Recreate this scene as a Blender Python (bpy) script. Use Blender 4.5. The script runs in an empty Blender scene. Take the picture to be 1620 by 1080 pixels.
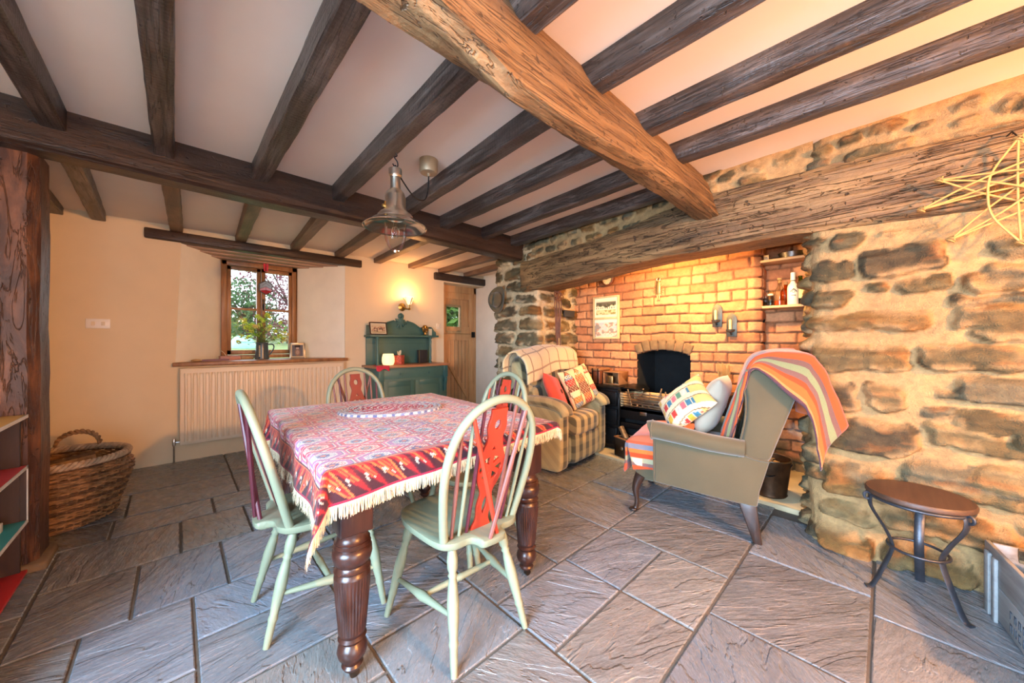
import bpy, bmesh, math, random
import numpy as np
from mathutils import Vector, Matrix, Euler
random.seed(7)
SC = bpy.context.scene
COL = SC.collection
PI = math.pi

# ---------------------------------------------------------------- colour / materials
def lin(c):
    c /= 255.0
    return c / 12.92 if c <= 0.04045 else ((c + 0.055) / 1.055) ** 2.4
def rgb(r, g, b):
    return (lin(r), lin(g), lin(b), 1.0)

class N:
    """thin node-tree builder"""
    def __init__(s, name):
        s.m = bpy.data.materials.new(name)
        s.m.use_nodes = True
        s.t = s.m.node_tree
        s.b = s.t.nodes['Principled BSDF']
    def n(s, kind, **kw):
        x = s.t.nodes.new(kind)
        for k, v in kw.items():
            if k in x.inputs: x.inputs[k].default_value = v
            else: setattr(x, k, v)
        return x
    def l(s, a, b): s.t.links.new(a, b)
    def coord(s, scale=(1, 1, 1), rot=(0, 0, 0), out='Object'):
        tc = s.n('ShaderNodeTexCoord'); mp = s.n('ShaderNodeMapping')
        mp.inputs['Scale'].default_value = scale; mp.inputs['Rotation'].default_value = rot
        s.l(tc.outputs[out], mp.inputs['Vector'])
        return mp.outputs['Vector']
    def noise(s, vec, scale, detail=4, rough=.55, dist=0):
        x = s.n('ShaderNodeTexNoise')
        x.inputs['Scale'].default_value = scale; x.inputs['Detail'].default_value = detail
        x.inputs['Roughness'].default_value = rough; x.inputs['Distortion'].default_value = dist
        s.l(vec, x.inputs['Vector'])
        return x.outputs['Fac']
    def ramp(s, fac, stops, interp='LINEAR'):
        r = s.n('ShaderNodeValToRGB'); e = r.color_ramp
        e.interpolation = interp
        while len(e.elements) < len(stops): e.elements.new(.5)
        for el, (p, c) in zip(e.elements, stops):
            el.position = p
            el.color = c if len(c) == 4 else (*c, 1)
        s.l(fac, r.inputs['Fac'])
        return r.outputs['Color']
    def mix(s, fac, a, b, mode='MIX'):
        x = s.n('ShaderNodeMix'); x.data_type = 'RGBA'; x.blend_type = mode
        for sock, val in ((x.inputs[0], fac), (x.inputs[6], a), (x.inputs[7], b)):
            if hasattr(val, 'is_output'): s.l(val, sock)
            else: sock.default_value = val
        return x.outputs[2]
    def math(s, op, a, b=0.0):
        x = s.n('ShaderNodeMath'); x.operation = op
        for sock, val in ((x.inputs[0], a), (x.inputs[1], b)):
            if hasattr(val, 'is_output'): s.l(val, sock)
            else: sock.default_value = val
        return x.outputs[0]
    def bump(s, h, strength=.3, dist=.01):
        x = s.n('ShaderNodeBump'); x.inputs['Strength'].default_value = strength; x.inputs['Distance'].default_value = dist
        s.l(h, x.inputs['Height']); s.l(x.outputs['Normal'], s.b.inputs['Normal'])
    def col(s, c):
        if hasattr(c, 'is_output'): s.l(c, s.b.inputs['Base Color'])
        else: s.b.inputs['Base Color'].default_value = c
    def set(s, **kw):
        for k, v in kw.items(): s.b.inputs[k.replace('_', ' ')].default_value = v
        return s.m

def m_flat(name, c, rough=.5, metal=0, var=.08, scale=9, bump=0, **kw):
    n = N(name); v = n.coord()
    f = n.noise(v, scale, 5)
    dk = tuple(x * (1 - var * 2) for x in c[:3]); lt = tuple(min(1, x * (1 + var)) for x in c[:3])
    n.col(n.ramp(f, [(.3, dk), (.7, lt)]))
    if bump: n.bump(n.noise(v, scale * 8, 4), bump, .004)
    return n.set(Roughness=rough, Metallic=metal, **kw)

def m_wood(name, stops, axis='Y', rough=.55, scale=6, bump=.35, stretch=.09, saw=0, dist=.006, crack=0, spec=.5):
    n = N(name)
    sc = {'X': (stretch, 1, 1), 'Y': (1, stretch, 1), 'Z': (1, 1, stretch)}[axis]
    v = n.coord(sc)
    g = n.noise(v, scale * 4, 6, .6, .6); big = n.noise(n.coord(), scale * .45, 3)
    f = n.math('ADD', n.math('MULTIPLY', g, .65), n.math('MULTIPLY', big, .35))
    c = n.ramp(f, stops)
    h = g
    if crack:
        sc2 = tuple(x * .45 if x < 1 else 1 for x in sc)
        ck = n.noise(n.coord(sc2), scale * 5, 4, .65, 1.2)
        ln = n.ramp(ck, [(.40, (1, 1, 1)), (.475, (.9, .9, .9)), (.495, (0, 0, 0)), (.515, (.9, .9, .9)), (.6, (1, 1, 1))])
        pit = n.ramp(n.noise(n.coord(), scale * 7, 3, .6), [(.30, (0, 0, 0)), (.36, (1, 1, 1))])
        k = n.math('MULTIPLY', ln, pit)
        c = n.mix(crack, c, n.mix(k, (.10, .08, .07, 1), (1, 1, 1, 1)), 'MULTIPLY')
        h = n.math('ADD', g, n.math('MULTIPLY', k, .6))
        h = n.math('ADD', h, n.math('MULTIPLY', n.noise(n.coord(), scale * 9, 5, .6), .5))
    n.col(c)
    if saw:
        w = n.n('ShaderNodeTexWave'); w.bands_direction = axis; w.inputs['Scale'].default_value = saw
        w.inputs['Distortion'].default_value = 1.2; n.l(n.coord(), w.inputs['Vector'])
        h = n.math('ADD', n.math('MULTIPLY', w.outputs['Fac'], .08), h)
    n.bump(h, bump, dist)
    return n.set(Roughness=rough, Specular_IOR_Level=spec)

def m_attr(name, rough=.8, nscale=40, var=.25, bump=.5, dist=.006, spec=.3, fine=160, grime=None):
    n = N(name)
    a = n.n('ShaderNodeVertexColor'); a.layer_name = 'Col'
    v = n.coord()
    f = n.noise(v, nscale, 7, .62)
    c = n.mix(var, a.outputs['Color'], n.ramp(f, [(.25, (.25, .22, .18)), (.75, (1.0, .95, .85))]), 'MULTIPLY')
    c = n.mix(var * .7, c, n.ramp(f, [(.4, (.5, .5, .5)), (.6, (.55, .55, .52))]), 'OVERLAY')
    n.col(c)
    n.bump(n.math('ADD', n.noise(v, fine, 5), f), bump, dist)
    return n.set(Roughness=rough, Specular_IOR_Level=spec)

def m_fabric(name, c, rough=.9, weave=260, var=.12, bump=.25, scale=14, sheen=.3):
    n = N(name); v = n.coord()
    f = n.noise(v, scale, 5)
    fine = n.noise(v, weave, 2)
    f2 = n.math('ADD', n.math('MULTIPLY', f, .6), n.math('MULTIPLY', fine, .4))
    n.col(n.ramp(f2, [(.3, tuple(x * (1 - 2 * var) for x in c[:3])), (.7, tuple(min(1, x * (1 + var)) for x in c[:3]))]))
    n.bump(fine, bump, .002)
    return n.set(Roughness=rough, Sheen_Weight=sheen, Specular_IOR_Level=.2)

def m_ramp_uv(name, stops, axis=0, repeat=1, rough=.9, weave=300, interp='CONSTANT', var=.25):
    """stripes along one UV axis"""
    n = N(name)
    uv = n.n('ShaderNodeUVMap'); sx = n.n('ShaderNodeSeparateXYZ'); n.l(uv.outputs[0], sx.inputs[0])
    f = n.math('FRACT', n.math('MULTIPLY', sx.outputs[axis], repeat))
    c = n.ramp(f, stops, interp)
    v = n.coord(); fine = n.noise(v, weave, 3)
    c = n.mix(var, c, n.ramp(fine, [(.3, (.35, .35, .35)), (.7, (1, 1, 1))]), 'MULTIPLY')
    n.col(c); n.bump(fine, .3, .003)
    return n.set(Roughness=rough, Sheen_Weight=.3, Specular_IOR_Level=.15)

def m_attr_cloth(name, rough=.85, bump=.25, weave=500):
    n = N(name)
    a = n.n('ShaderNodeVertexColor'); a.layer_name = 'Col'
    v = n.coord(); fine = n.noise(v, weave, 2)
    n.col(n.mix(.3, a.outputs['Color'], n.ramp(fine, [(.3, (.4, .4, .4)), (.7, (1, 1, 1))]), 'MULTIPLY'))
    n.bump(fine, bump, .002)
    return n.set(Roughness=rough, Sheen_Weight=.15, Specular_IOR_Level=.25)

def m_glass(name, tint=(1, 1, 1, 1), gloss=.08, rough=.02):
    m = bpy.data.materials.new(name); m.use_nodes = True; t = m.node_tree
    t.nodes.clear()
    o = t.nodes.new('ShaderNodeOutputMaterial'); mx = t.nodes.new('ShaderNodeMixShader')
    tr = t.nodes.new('ShaderNodeBsdfTransparent'); gl = t.nodes.new('ShaderNodeBsdfGlossy')
    fr = t.nodes.new('ShaderNodeFresnel'); fr.inputs['IOR'].default_value = 1.3
    tr.inputs['Color'].default_value = tint; gl.inputs['Roughness'].default_value = rough
    gl.inputs['Color'].default_value = (.9, .9, .9, 1)
    mu = t.nodes.new('ShaderNodeMath'); mu.operation = 'MULTIPLY'; mu.inputs[1].default_value = .55
    t.links.new(fr.outputs[0], mu.inputs[0]); t.links.new(mu.outputs[0], mx.inputs[0])
    t.links.new(tr.outputs[0], mx.inputs[1]); t.links.new(gl.outputs[0], mx.inputs[2]); t.links.new(mx.outputs[0], o.inputs['Surface'])
    return m

def m_leafy(name, c, var=.2, scale=20, trans=.5):
    n = N(name); f = n.noise(n.coord(), scale, 4)
    col = n.ramp(f, [(.3, tuple(x * (1 - var * 1.6) for x in c[:3])), (.7, tuple(min(1, x * (1 + var)) for x in c[:3]))])
    n.col(col); n.b.inputs['Roughness'].default_value = .6
    tl = n.n('ShaderNodeBsdfTranslucent'); n.l(col, tl.inputs['Color'])
    mx = n.n('ShaderNodeMixShader'); mx.inputs[0].default_value = trans
    out = n.t.nodes['Material Output']; n.l(n.b.outputs[0], mx.inputs[1]); n.l(tl.outputs[0], mx.inputs[2]); n.l(mx.outputs[0], out.inputs['Surface'])
    return n.m

def m_emit(name, c, s):
    n = N(name); n.col(c)
    n.b.inputs['Emission Color'].default_value = c
    n.b.inputs['Emission Strength'].default_value = s
    return n.m

# ---------------------------------------------------------------- numpy noise
def _hash(ix, iy, seed):
    h = (ix.astype(np.int64) * 374761393 + iy.astype(np.int64) * 668265263 + seed * 1442695041) & 0x7fffffff
    h = ((h ^ (h >> 13)) * 1274126177) & 0x7fffffff
    h = (h ^ (h >> 16)) & 0xffff
    return h / 65535.0
def vnoise(x, y, seed=0):
    x0 = np.floor(x); y0 = np.floor(y); fx = x - x0; fy = y - y0
    fx = fx * fx * (3 - 2 * fx); fy = fy * fy * (3 - 2 * fy)
    a = _hash(x0, y0, seed); b = _hash(x0 + 1, y0, seed); c = _hash(x0, y0 + 1, seed); d = _hash(x0 + 1, y0 + 1, seed)
    return a + (b - a) * fx + (c - a) * fy + (a - b - c + d) * fx * fy
def fbm(x, y, seed=0, oct=4):
    r = 0; amp = .5; tot = 0
    for i in range(oct):
        r = r + amp * vnoise(x, y, seed + i * 17); tot += amp; amp *= .5; x = x * 2.03; y = y * 2.03
    return r / tot
def sstep(a, b, x):
    t = np.clip((x - a) / (b - a), 0, 1)
    return t * t * (3 - 2 * t)

# ---------------------------------------------------------------- mesh builder
class MB:
    def __init__(s): s.v = []; s.f = []
    def add(s, vs, fs):
        o = len(s.v); s.v += [tuple(p) for p in vs]; s.f += [tuple(i + o for i in f) for f in fs]
        return s
    def box(s, x0, x1, y0, y1, z0, z1, M=None):
        vs = [Vector((x, y, z)) for x in (x0, x1) for y in (y0, y1) for z in (z0, z1)]
        if M is not None: vs = [M @ p for p in vs]
        return s.add(vs, [(0, 1, 3, 2), (4, 6, 7, 5), (0, 4, 5, 1), (2, 3, 7, 6), (0, 2, 6, 4), (1, 5, 7, 3)])
    def hexa(s, p):  # 8 pts: bottom 4 ccw, top 4 ccw
        return s.add(p, [(3, 2, 1, 0), (4, 5, 6, 7), (0, 1, 5, 4), (1, 2, 6, 5), (2, 3, 7, 6), (3, 0, 4, 7)])
    def tube(s, pts, r, n=10, closed=False, flat=1.0, up=None):
        P = [Vector(p) for p in pts]; k = len(P)
        R = r if hasattr(r, '__len__') else [r] * k
        T = []
        for i in range(k):
            if closed: d = P[(i + 1) % k] - P[i - 1]
            else: d = P[min(i + 1, k - 1)] - P[max(i - 1, 0)]
            T.append(d.normalized() if d.length > 1e-9 else Vector((0, 0, 1)))
        u = Vector(up) if up else (Vector((0, 0, 1)) if abs(T[0].z) < .9 else Vector((1, 0, 0)))
        vs = []
        for i in range(k):
            if up: u = Vector(up)
            u = (u - T[i] * u.dot(T[i])).normalized(); w = T[i].cross(u)
            for j in range(n):
                a = 2 * PI * j / n
                vs.append(P[i] + (u * math.cos(a) * flat + w * math.sin(a)) * R[i])
        fs = []
        for i in range(k if closed else k - 1):
            i2 = (i + 1) % k
            for j in range(n):
                j2 = (j + 1) % n
                fs.append((i * n + j, i * n + j2, i2 * n + j2, i2 * n + j))
        if not closed:
            fs.append(tuple(range(n - 1, -1, -1))); fs.append(tuple(range((k - 1) * n, k * n)))
        return s.add(vs, fs)
    def lathe(s, prof, n=24, M=None, cap=True):
        vs = []
        for r, z in prof:
            for j in range(n):
                a = 2 * PI * j / n; p = Vector((r * math.cos(a), r * math.sin(a), z))
                vs.append(M @ p if M is not None else p)
        fs = []
        for i in range(len(prof) - 1):
            for j in range(n):
                j2 = (j + 1) % n
                fs.append((i * n + j, i * n + j2, (i + 1) * n + j2, (i + 1) * n + j))
        if cap:
            fs.append(tuple(range(n - 1, -1, -1))); fs.append(tuple(range((len(prof) - 1) * n, len(prof) * n)))
        return s.add(vs, fs)
    def prism(s, poly, z0, z1, M=None):
        n = len(poly)
        vs = [Vector((x, y, z0)) for x, y in poly] + [Vector((x, y, z1)) for x, y in poly]
        if M is not None: vs = [M @ p for p in vs]
        fs = [tuple(range(n - 1, -1, -1)), tuple(range(n, 2 * n))]
        fs += [(i, (i + 1) % n, (i + 1) % n + n, i + n) for i in range(n)]
        return s.add(vs, fs)
    def ell(s, c, rad, nu=16, nv=10, p=1.0, M=None):
        """(super)ellipsoid"""
        sg = lambda x, e: math.copysign(abs(x) ** e, x)
        vs = []
        for i in range(nv + 1):
            th = -PI / 2 + PI * i / nv
            for j in range(nu):
                ph = 2 * PI * j / nu
                q = Vector((c[0] + rad[0] * sg(math.cos(th), p) * sg(math.cos(ph), p), c[1] + rad[1] * sg(math.cos(th), p) * sg(math.sin(ph), p), c[2] + rad[2] * sg(math.sin(th), p)))
                vs.append(M @ q if M is not None else q)
        fs = [(i * nu + j, i * nu + (j + 1) % nu, (i + 1) * nu + (j + 1) % nu, (i + 1) * nu + j) for i in range(nv) for j in range(nu)]
        return s.add(vs, fs)
    def build(s, name, mat, parent=None, bevel=0, seg=2, smooth=35, sub=0, weld=True, loc=None, rot=None):
        me = bpy.data.meshes.new(name); me.from_pydata(s.v, [], s.f); 
        bm = bmesh.new(); bm.from_mesh(me)
        if weld: bmesh.ops.remove_doubles(bm, verts=bm.verts, dist=1e-5)
        bmesh.ops.recalc_face_normals(bm, faces=bm.faces); bm.to_mesh(me); bm.free()
        return fin(me, name, mat, parent, bevel, seg, smooth, sub, loc, rot)

def fin(me, name, mat, parent=None, bevel=0, seg=2, smooth=35, sub=0, loc=None, rot=None):
    if mat: me.materials.append(mat)
    o = bpy.data.objects.new(name, me); COL.objects.link(o)
    if parent is not None: o.parent = parent
    if loc: o.location = loc
    if rot: o.rotation_euler = rot
    if smooth is not None:
        me.shade_smooth()
        if not bevel and not sub and smooth < 170: me.set_sharp_from_angle(angle=math.radians(smooth))
    if bevel:
        b = o.modifiers.new('Bevel', 'BEVEL'); b.width = bevel; b.segments = seg; b.limit_method = 'ANGLE'; b.angle_limit = math.radians(38)
        b.harden_normals = False
    if sub:
        b = o.modifiers.new('Sub', 'SUBSURF'); b.levels = sub; b.render_levels = sub
    return o

def np_grid(name, P, mat, parent=None, col=None, uv=True, keep=None, flip=False, closed_u=False, smooth=180, solid=0, off=-1):
    """P: (nu,nv,3) array -> quad sheet with UVs and optional vertex colours"""
    nu, nv = P.shape[:2]
    I = np.arange(nu * nv).reshape(nu, nv)
    if closed_u: A = I; B = np.roll(I, -1, 0)
    else: A = I[:-1]; B = I[1:]
    q = np.stack([A[:, :-1], B[:, :-1], B[:, 1:], A[:, 1:]], -1)
    if flip: q = q[..., ::-1]
    q = q.reshape(-1, 4)
    if keep is not None: q = q[keep.reshape(-1)]
    me = bpy.data.meshes.new(name)
    me.vertices.add(nu * nv); me.vertices.foreach_set('co', P.reshape(-1).astype(np.float32))
    nf = len(q)
    me.loops.add(nf * 4); me.polygons.add(nf)
    me.loops.foreach_set('vertex_index', q.reshape(-1).astype(np.int32))
    me.polygons.foreach_set('loop_start', np.arange(0, nf * 4, 4, dtype=np.int32))
    me.update(calc_edges=True)
    if uv:
        u = np.repeat(np.linspace(0, 1, nu)[:, None], nv, 1); v = np.repeat(np.linspace(0, 1, nv)[None], nu, 0)
        UV = np.stack([u, v], -1).reshape(-1, 2)[q.reshape(-1)]
        l = me.uv_layers.new(name='UVMap'); l.data.foreach_set('uv', UV.reshape(-1).astype(np.float32))
    if col is not None:
        c = np.ones((nu * nv, 4), np.float32); c[:, :3] = col.reshape(-1, 3)
        a = me.color_attributes.new('Col', 'FLOAT_COLOR', 'POINT'); a.data.foreach_set('color', c.reshape(-1))
    if keep is not None:
        bm = bmesh.new(); bm.from_mesh(me)
        bmesh.ops.delete(bm, geom=[x for x in bm.verts if not x.link_faces], context='VERTS'); bm.to_mesh(me); bm.free()
    o = fin(me, name, mat, parent, smooth=smooth)
    if solid:
        b = o.modifiers.new('Solid', 'SOLIDIFY'); b.thickness = solid; b.offset = off
    return o

def curve_plate(name, splines, depth, mat, parent=None, M=None, bevel=0.0, res=6):
    """flat plate with holes from closed polygons (outer + holes), local XY plane, thickness along Z"""
    cu = bpy.data.curves.new(name, 'CURVE'); cu.dimensions = '2D'; cu.fill_mode = 'BOTH'
    cu.extrude = depth / 2; cu.bevel_depth = bevel; cu.bevel_resolution = 1
    for pts in splines:
        sp = cu.splines.new('POLY'); sp.points.add(len(pts) - 1); sp.use_cyclic_u = True
        for p, (x, y) in zip(sp.points, pts): p.co = (x, y, 0, 1)
    ob = bpy.data.objects.new('tmp_plate', cu); COL.objects.link(ob)
    dg = bpy.context.evaluated_depsgraph_get()
    me = bpy.data.meshes.new_from_object(ob.evaluated_get(dg))
    bpy.data.objects.remove(ob); bpy.data.curves.remove(cu)
    me.name = name
    me.materials.clear()
    if M is not None: me.transform(M)
    return fin(me, name, mat, parent, smooth=30)

def thing(name, label, cat, loc=(0, 0, 0), rz=0, group=None):
    o = bpy.data.objects.new(name, None); COL.objects.link(o)
    o.location = loc; o.rotation_euler = (0, 0, rz); o.empty_display_size = .05
    return tag(o, label, cat, group)
def tag(o, label, cat, group=None):
    o['label'] = label; o['category'] = cat
    if group: o['group'] = group
    return o
def struct(o):
    o['kind'] = 'structure'; return o
def lab(o, label):
    o['label'] = label; return o
def Rz(a): return Matrix.Rotation(a, 4, 'Z')
def T(x, y, z): return Matrix.Translation((x, y, z))
def bez(p0, p1, p2, p3, n=12):
    P = [Vector(p) for p in (p0, p1, p2, p3)]
    return [P[0] * (1 - t) ** 3 + P[1] * 3 * t * (1 - t) ** 2 + P[2] * 3 * t * t * (1 - t) + P[3] * t ** 3 for t in [i / n for i in range(n + 1)]]
def catmull(pts, per=6, closed=False):
    P = [Vector(p) for p in pts]; n = len(P); out = []
    rng = n if closed else n - 1
    for i in range(rng):
        g = (lambda k: P[k % n]) if closed else (lambda k: P[max(0, min(n - 1, k))])
        a, b, c, d = g(i - 1), g(i), g(i + 1), g(i + 2)
        for j in range(per):
            t = j / per
            out.append(.5 * ((2 * b) + (c - a) * t + (2 * a - 5 * b + 4 * c - d) * t * t + (3 * b - a - 3 * c + d) * t ** 3))
    if not closed: out.append(P[-1])
    return out
# ================================================================ materials
M = {}
M['plaster'] = m_flat('plaster_cream', rgb(230, 211, 178), .85, var=.02, scale=3, bump=.12)
M['reveal'] = m_flat('plaster_white', rgb(250, 244, 226), .85, var=.03, scale=4, bump=.15)
M['ceil'] = m_flat('ceiling_plaster', rgb(242, 228, 212), .9, var=.02, scale=2, bump=.08)
M['joist'] = m_wood('joist_wood', [(.30, (.012, .009, .008)), (.46, (.045, .033, .028)), (.58, (.12, .096, .084)), (.70, (.26, .225, .205))], 'Y', .36, 6, .9, saw=14, crack=.9, spec=.7)
M['joist_pale'] = m_wood('joist_pale_wood', [(.25, (.05, .032, .022)), (.5, (.16, .10, .066)), (.8, (.34, .23, .15))], 'Y', .55, 5, .5)
M['beamX'] = m_wood('beam_wood', [(.25, (.012, .007, .006)), (.5, (.042, .023, .016)), (.8, (.11, .066, .046))], 'X', .42, 4, .6, crack=.8)
M['beamB'] = m_wood('main_beam_wood', [(.25, (.04, .02, .009)), (.48, (.19, .105, .045)), (.76, (.44, .27, .125))], 'X', .55, 4, .9, dist=.012, crack=.75)
M['lintel'] = m_wood('lintel_wood', [(.25, (.03, .019, .010)), (.46, (.16, .090, .036)), (.60, (.33, .20, .082)), (.78, (.52, .34, .15))], 'Y', .6, 3.5, 1.0, dist=.016, crack=.85)
M['post'] = m_wood('post_wood', [(.25, (.012, .006, .005)), (.48, (.055, .022, .014)), (.66, (.20, .085, .04)), (.8, (.33, .16, .08))], 'Z', .45, 3, .7, stretch=.3, crack=.7)
M['pine'] = m_wood('door_wood', [(.25, (.42, .18, .06)), (.5, (.66, .33, .13)), (.8, (.82, .50, .25))], 'Z', .45, 5, .25)
M['winwood'] = m_wood('window_wood', [(.25, (.14, .06, .022)), (.5, (.30, .14, .055)), (.8, (.44, .23, .10))], 'Z', .4, 6, .2)
M['shelfwood'] = m_wood('shelf_wood', [(.25, (.34, .19, .08)), (.5, (.50, .31, .14)), (.8, (.62, .42, .22))], 'Y', .5, 5, .2)
M['soffit'] = m_wood('soffit_boards', [(.25, (.26, .15, .10)), (.5, (.42, .27, .19)), (.8, (.54, .38, .28))], 'X', .6, 6, .3)
M['stone'] = m_attr('rubble_stone', .82, 26, .55, .75, .010)
M['brick'] = m_attr('orange_brick', .85, 45, .4, .55, .006)
M['soot'] = m_flat('soot', (.006, .006, .006, 1), .95, var=.2, bump=.4)
M['iron'] = m_flat('black_iron', (.012, .012, .013, 1), .38, .6, var=.2, bump=.15)
M['steel'] = m_flat('burnished_steel', (.35, .33, .30, 1), .3, 1, var=.15)
M['hearth'] = m_flat('hearth_flag', rgb(196, 176, 138), .7, var=.08, scale=5, bump=.4)
M['glass'] = m_glass('window_glass', (.97, .99, .98, 1))

# floor slate
def mk_slate():
    n = N('slate_floor')
    a = n.n('ShaderNodeVertexColor'); a.layer_name = 'Col'
    at = n.n('ShaderNodeAttribute'); at.attribute_name = 'Rnd'
    sp = n.n('ShaderNodeSeparateColor'); n.l(at.outputs['Color'], sp.inputs[0])
    tc = n.n('ShaderNodeTexCoord')
    vr = n.n('ShaderNodeVectorRotate'); vr.rotation_type = 'Z_AXIS'
    n.l(tc.outputs['Object'], vr.inputs['Vector']); n.l(n.math('MULTIPLY', sp.outputs[0], 3.1), vr.inputs['Angle'])
    mp = n.n('ShaderNodeMapping'); mp.inputs['Scale'].default_value = (1, .28, 1); n.l(vr.outputs[0], mp.inputs['Vector'])
    va = n.n('ShaderNodeVectorMath'); va.operation = 'ADD'; n.l(mp.outputs[0], va.inputs[0]); n.l(at.outputs['Color'], va.inputs[1])
    vec = va.outputs[0]
    big = n.noise(vec, 4.2, 5, .55, .6)
    terr = n.ramp(big, [(.30, (0, 0, 0)), (.315, (.2, .2, .2)), (.40, (.24, .24, .24)), (.41, (.45, .45, .45)), (.48, (.5, .5, .5)), (.49, (.68, .68, .68)), (.57, (.72, .72, .72)), (.58, (.9, .9, .9)), (.7, (1, 1, 1))])
    fine = n.noise(vec, 55, 6, .65)
    mid = n.noise(vec, 14, 4, .6)
    h = n.math('ADD', n.math('MULTIPLY', terr, 1.0), n.math('ADD', n.math('MULTIPLY', fine, .28), n.math('MULTIPLY', mid, .55)))
    n.bump(h, 1.0, .016)
    c = n.mix(.6, a.outputs['Color'], n.ramp(mid, [(.25, (.45, .45, .47)), (.75, (1.0, .98, .94))]), 'MULTIPLY')
    n.col(c)
    n.l(n.ramp(fine, [(.3, (.14, .14, .14)), (.7, (.36, .36, .36))]), n.b.inputs['Roughness'])
    return n.set(Specular_IOR_Level=.8)
M['slate'] = mk_slate()
M['grout'] = m_flat('grout', rgb(92, 84, 74), .9, var=.1, scale=20, bump=.3)

# ================================================================ heightfields
STONE_PAL = [(112, 98, 68), (92, 82, 58), (130, 104, 64), (114, 106, 84), (136, 98, 54), (102, 96, 74), (84, 74, 56), (142, 122, 86)]
def path_sampler(path, res):
    P = np.array(path, float); d = np.r_[0, np.cumsum(np.hypot(*np.diff(P, axis=0).T))]
    s = np.arange(0, d[-1] + res * .5, res)
    X = np.interp(s, d, P[:, 0]); Y = np.interp(s, d, P[:, 1])
    k = 3
    tx = np.r_[X[k:], [X[-1]] * k] - np.r_[[X[0]] * k, X[:-k]]; ty = np.r_[Y[k:], [Y[-1]] * k] - np.r_[[Y[0]] * k, Y[:-k]]
    L = np.hypot(tx, ty); nx, ny = -ty / L, tx / L
    return s, X, Y, nx, ny
def courses(s0, s1, z0, z1, hr, wr, rng):
    out = []; z = z0
    while z < z1:
        h = rng.uniform(*hr); s = s0 - rng.uniform(0, wr[0])
        while s < s1:
            w = rng.uniform(*wr) * (1.3 if h < .08 else 1)
            g = rng.uniform(.010, .022)
            dz = rng.uniform(-.012, .012)
            out.append((s + g, s + w - g, z + g * .8 + dz, z + h - g * .8 + dz * .5))
            s += w
        z += h
    return out
def stone_wall(name, path, z0, z1, stones, seed, depth=.045, side=1, res=.0095, extra=None, mort=(188, 154, 108)):
    rng = np.random.default_rng(seed)
    s, X, Y, nx, ny = path_sampler(path, res)
    z = np.arange(z0, z1 + res * .5, res)
    S, Z = np.meshgrid(s, z, indexing='ij')
    jit = (fbm(S * 5, Z * 6, seed) - .5) * .085 + (fbm(S * 22, Z * 22, seed + 1) - .5) * .030; jit2 = (fbm(S * 5 + 40, Z * 5 + 9, seed + 3) - .5) * .075 + (fbm(S * 16 + 4, Z * 26, seed + 4) - .5) * .030
    S2, Z2 = S + jit, Z + jit2
    mot = fbm(S * 9, Z * 9, seed + 5, 5); low = fbm(S * 3, Z * 7, seed + 6, 3)
    H = (mot - .5) * .024 + (low - .5) * .035; C = np.zeros(S.shape + (3,))
    mc = np.array([lin(v) for v in mort]); C[:] = mc * (0.82 + .36 * fbm(S * 4, Z * 4, seed + 8))[..., None]
    rough = fbm(S * 11, Z * 22, seed + 11, 5); strat = fbm(S * 3, Z * 34, seed + 12, 4); ru = fbm(S * 5, Z * 5, seed + 13, 3)
    for i, (a, b, c, d) in enumerate(stones):
        i0, i1 = np.searchsorted(s, [a - .05, b + .05]); j0, j1 = np.searchsorted(z, [c - .05, d + .05])
        if i1 <= i0 or j1 <= j0: continue
        sl = (slice(i0, i1), slice(j0, j1))
        r = min(.05, .45 * min(b - a, d - c))
        cx, cz, hx, hz = (a + b) / 2, (c + d) / 2, (b - a) / 2 - r, (d - c) / 2 - r
        qx = np.abs(S2[sl] - cx) - hx; qz = np.abs(Z2[sl] - cz) - hz
        sd = r - (np.hypot(np.maximum(qx, 0), np.maximum(qz, 0)) + np.minimum(np.maximum(qx, qz), 0))
        dep = depth * rng.uniform(.55, 1.15)
        tilt = rng.uniform(-.12, .12); tz = rng.uniform(-.35, -.02); up = np.clip((Z2[sl] - c) / max(d - c, .02), 0, 1); soft = .010 + .045 * up
        h = np.clip((sd + .004) / (soft + .004), 0, 1) * (dep + (S[sl] - cx) * tilt * .3 + (Z[sl] - cz) * tz * .6) + sstep(0, .02, sd) * ((rough[sl] - .5) * .050 + (strat[sl] - .5) * .030)
        m = sstep(.0, .008, sd)
        H[sl] = np.where(m > 0, np.maximum(H[sl], h * m + H[sl] * (1 - m)), H[sl])
        base = np.array([lin(v) for v in STONE_PAL[rng.integers(len(STONE_PAL))]])
        base2 = np.array([lin(v) for v in STONE_PAL[rng.integers(len(STONE_PAL))]])
        t = sstep(.38, .62, ru[sl])[..., None]
        cc = base * (1 - t) + base2 * t
        cc = cc * (.55 + .9 * strat[sl])[..., None]
        rust = sstep(.62, .75, rough[sl])[..., None] * .5
        cc = cc * (1 - rust) + np.array([lin(150), lin(98), lin(52)]) * rust
        # mortar smears over the stone rims
        sm = (sstep(.50, .64, mot[sl] + .10 * up) * (1 - sstep(.012, .055, sd)))[..., None] * .85
        cc = cc * (1 - sm) + C[sl] * sm
        C[sl] = C[sl] * (1 - m[..., None]) + cc * m[..., None]
    if extra: H, C = extra(S, Z, H, C)
    Pn = np.stack([X[:, None] + nx[:, None] * H * side, Y[:, None] + ny[:, None] * H * side, Z], -1)
    return struct(np_grid(name, Pn, M['stone'], col=C, flip=side > 0))

# ================================================================ shell
ZC, ZB = 2.41, 2.345       # ceiling heights: main room, back strip by the window
YW = 4.86
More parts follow.
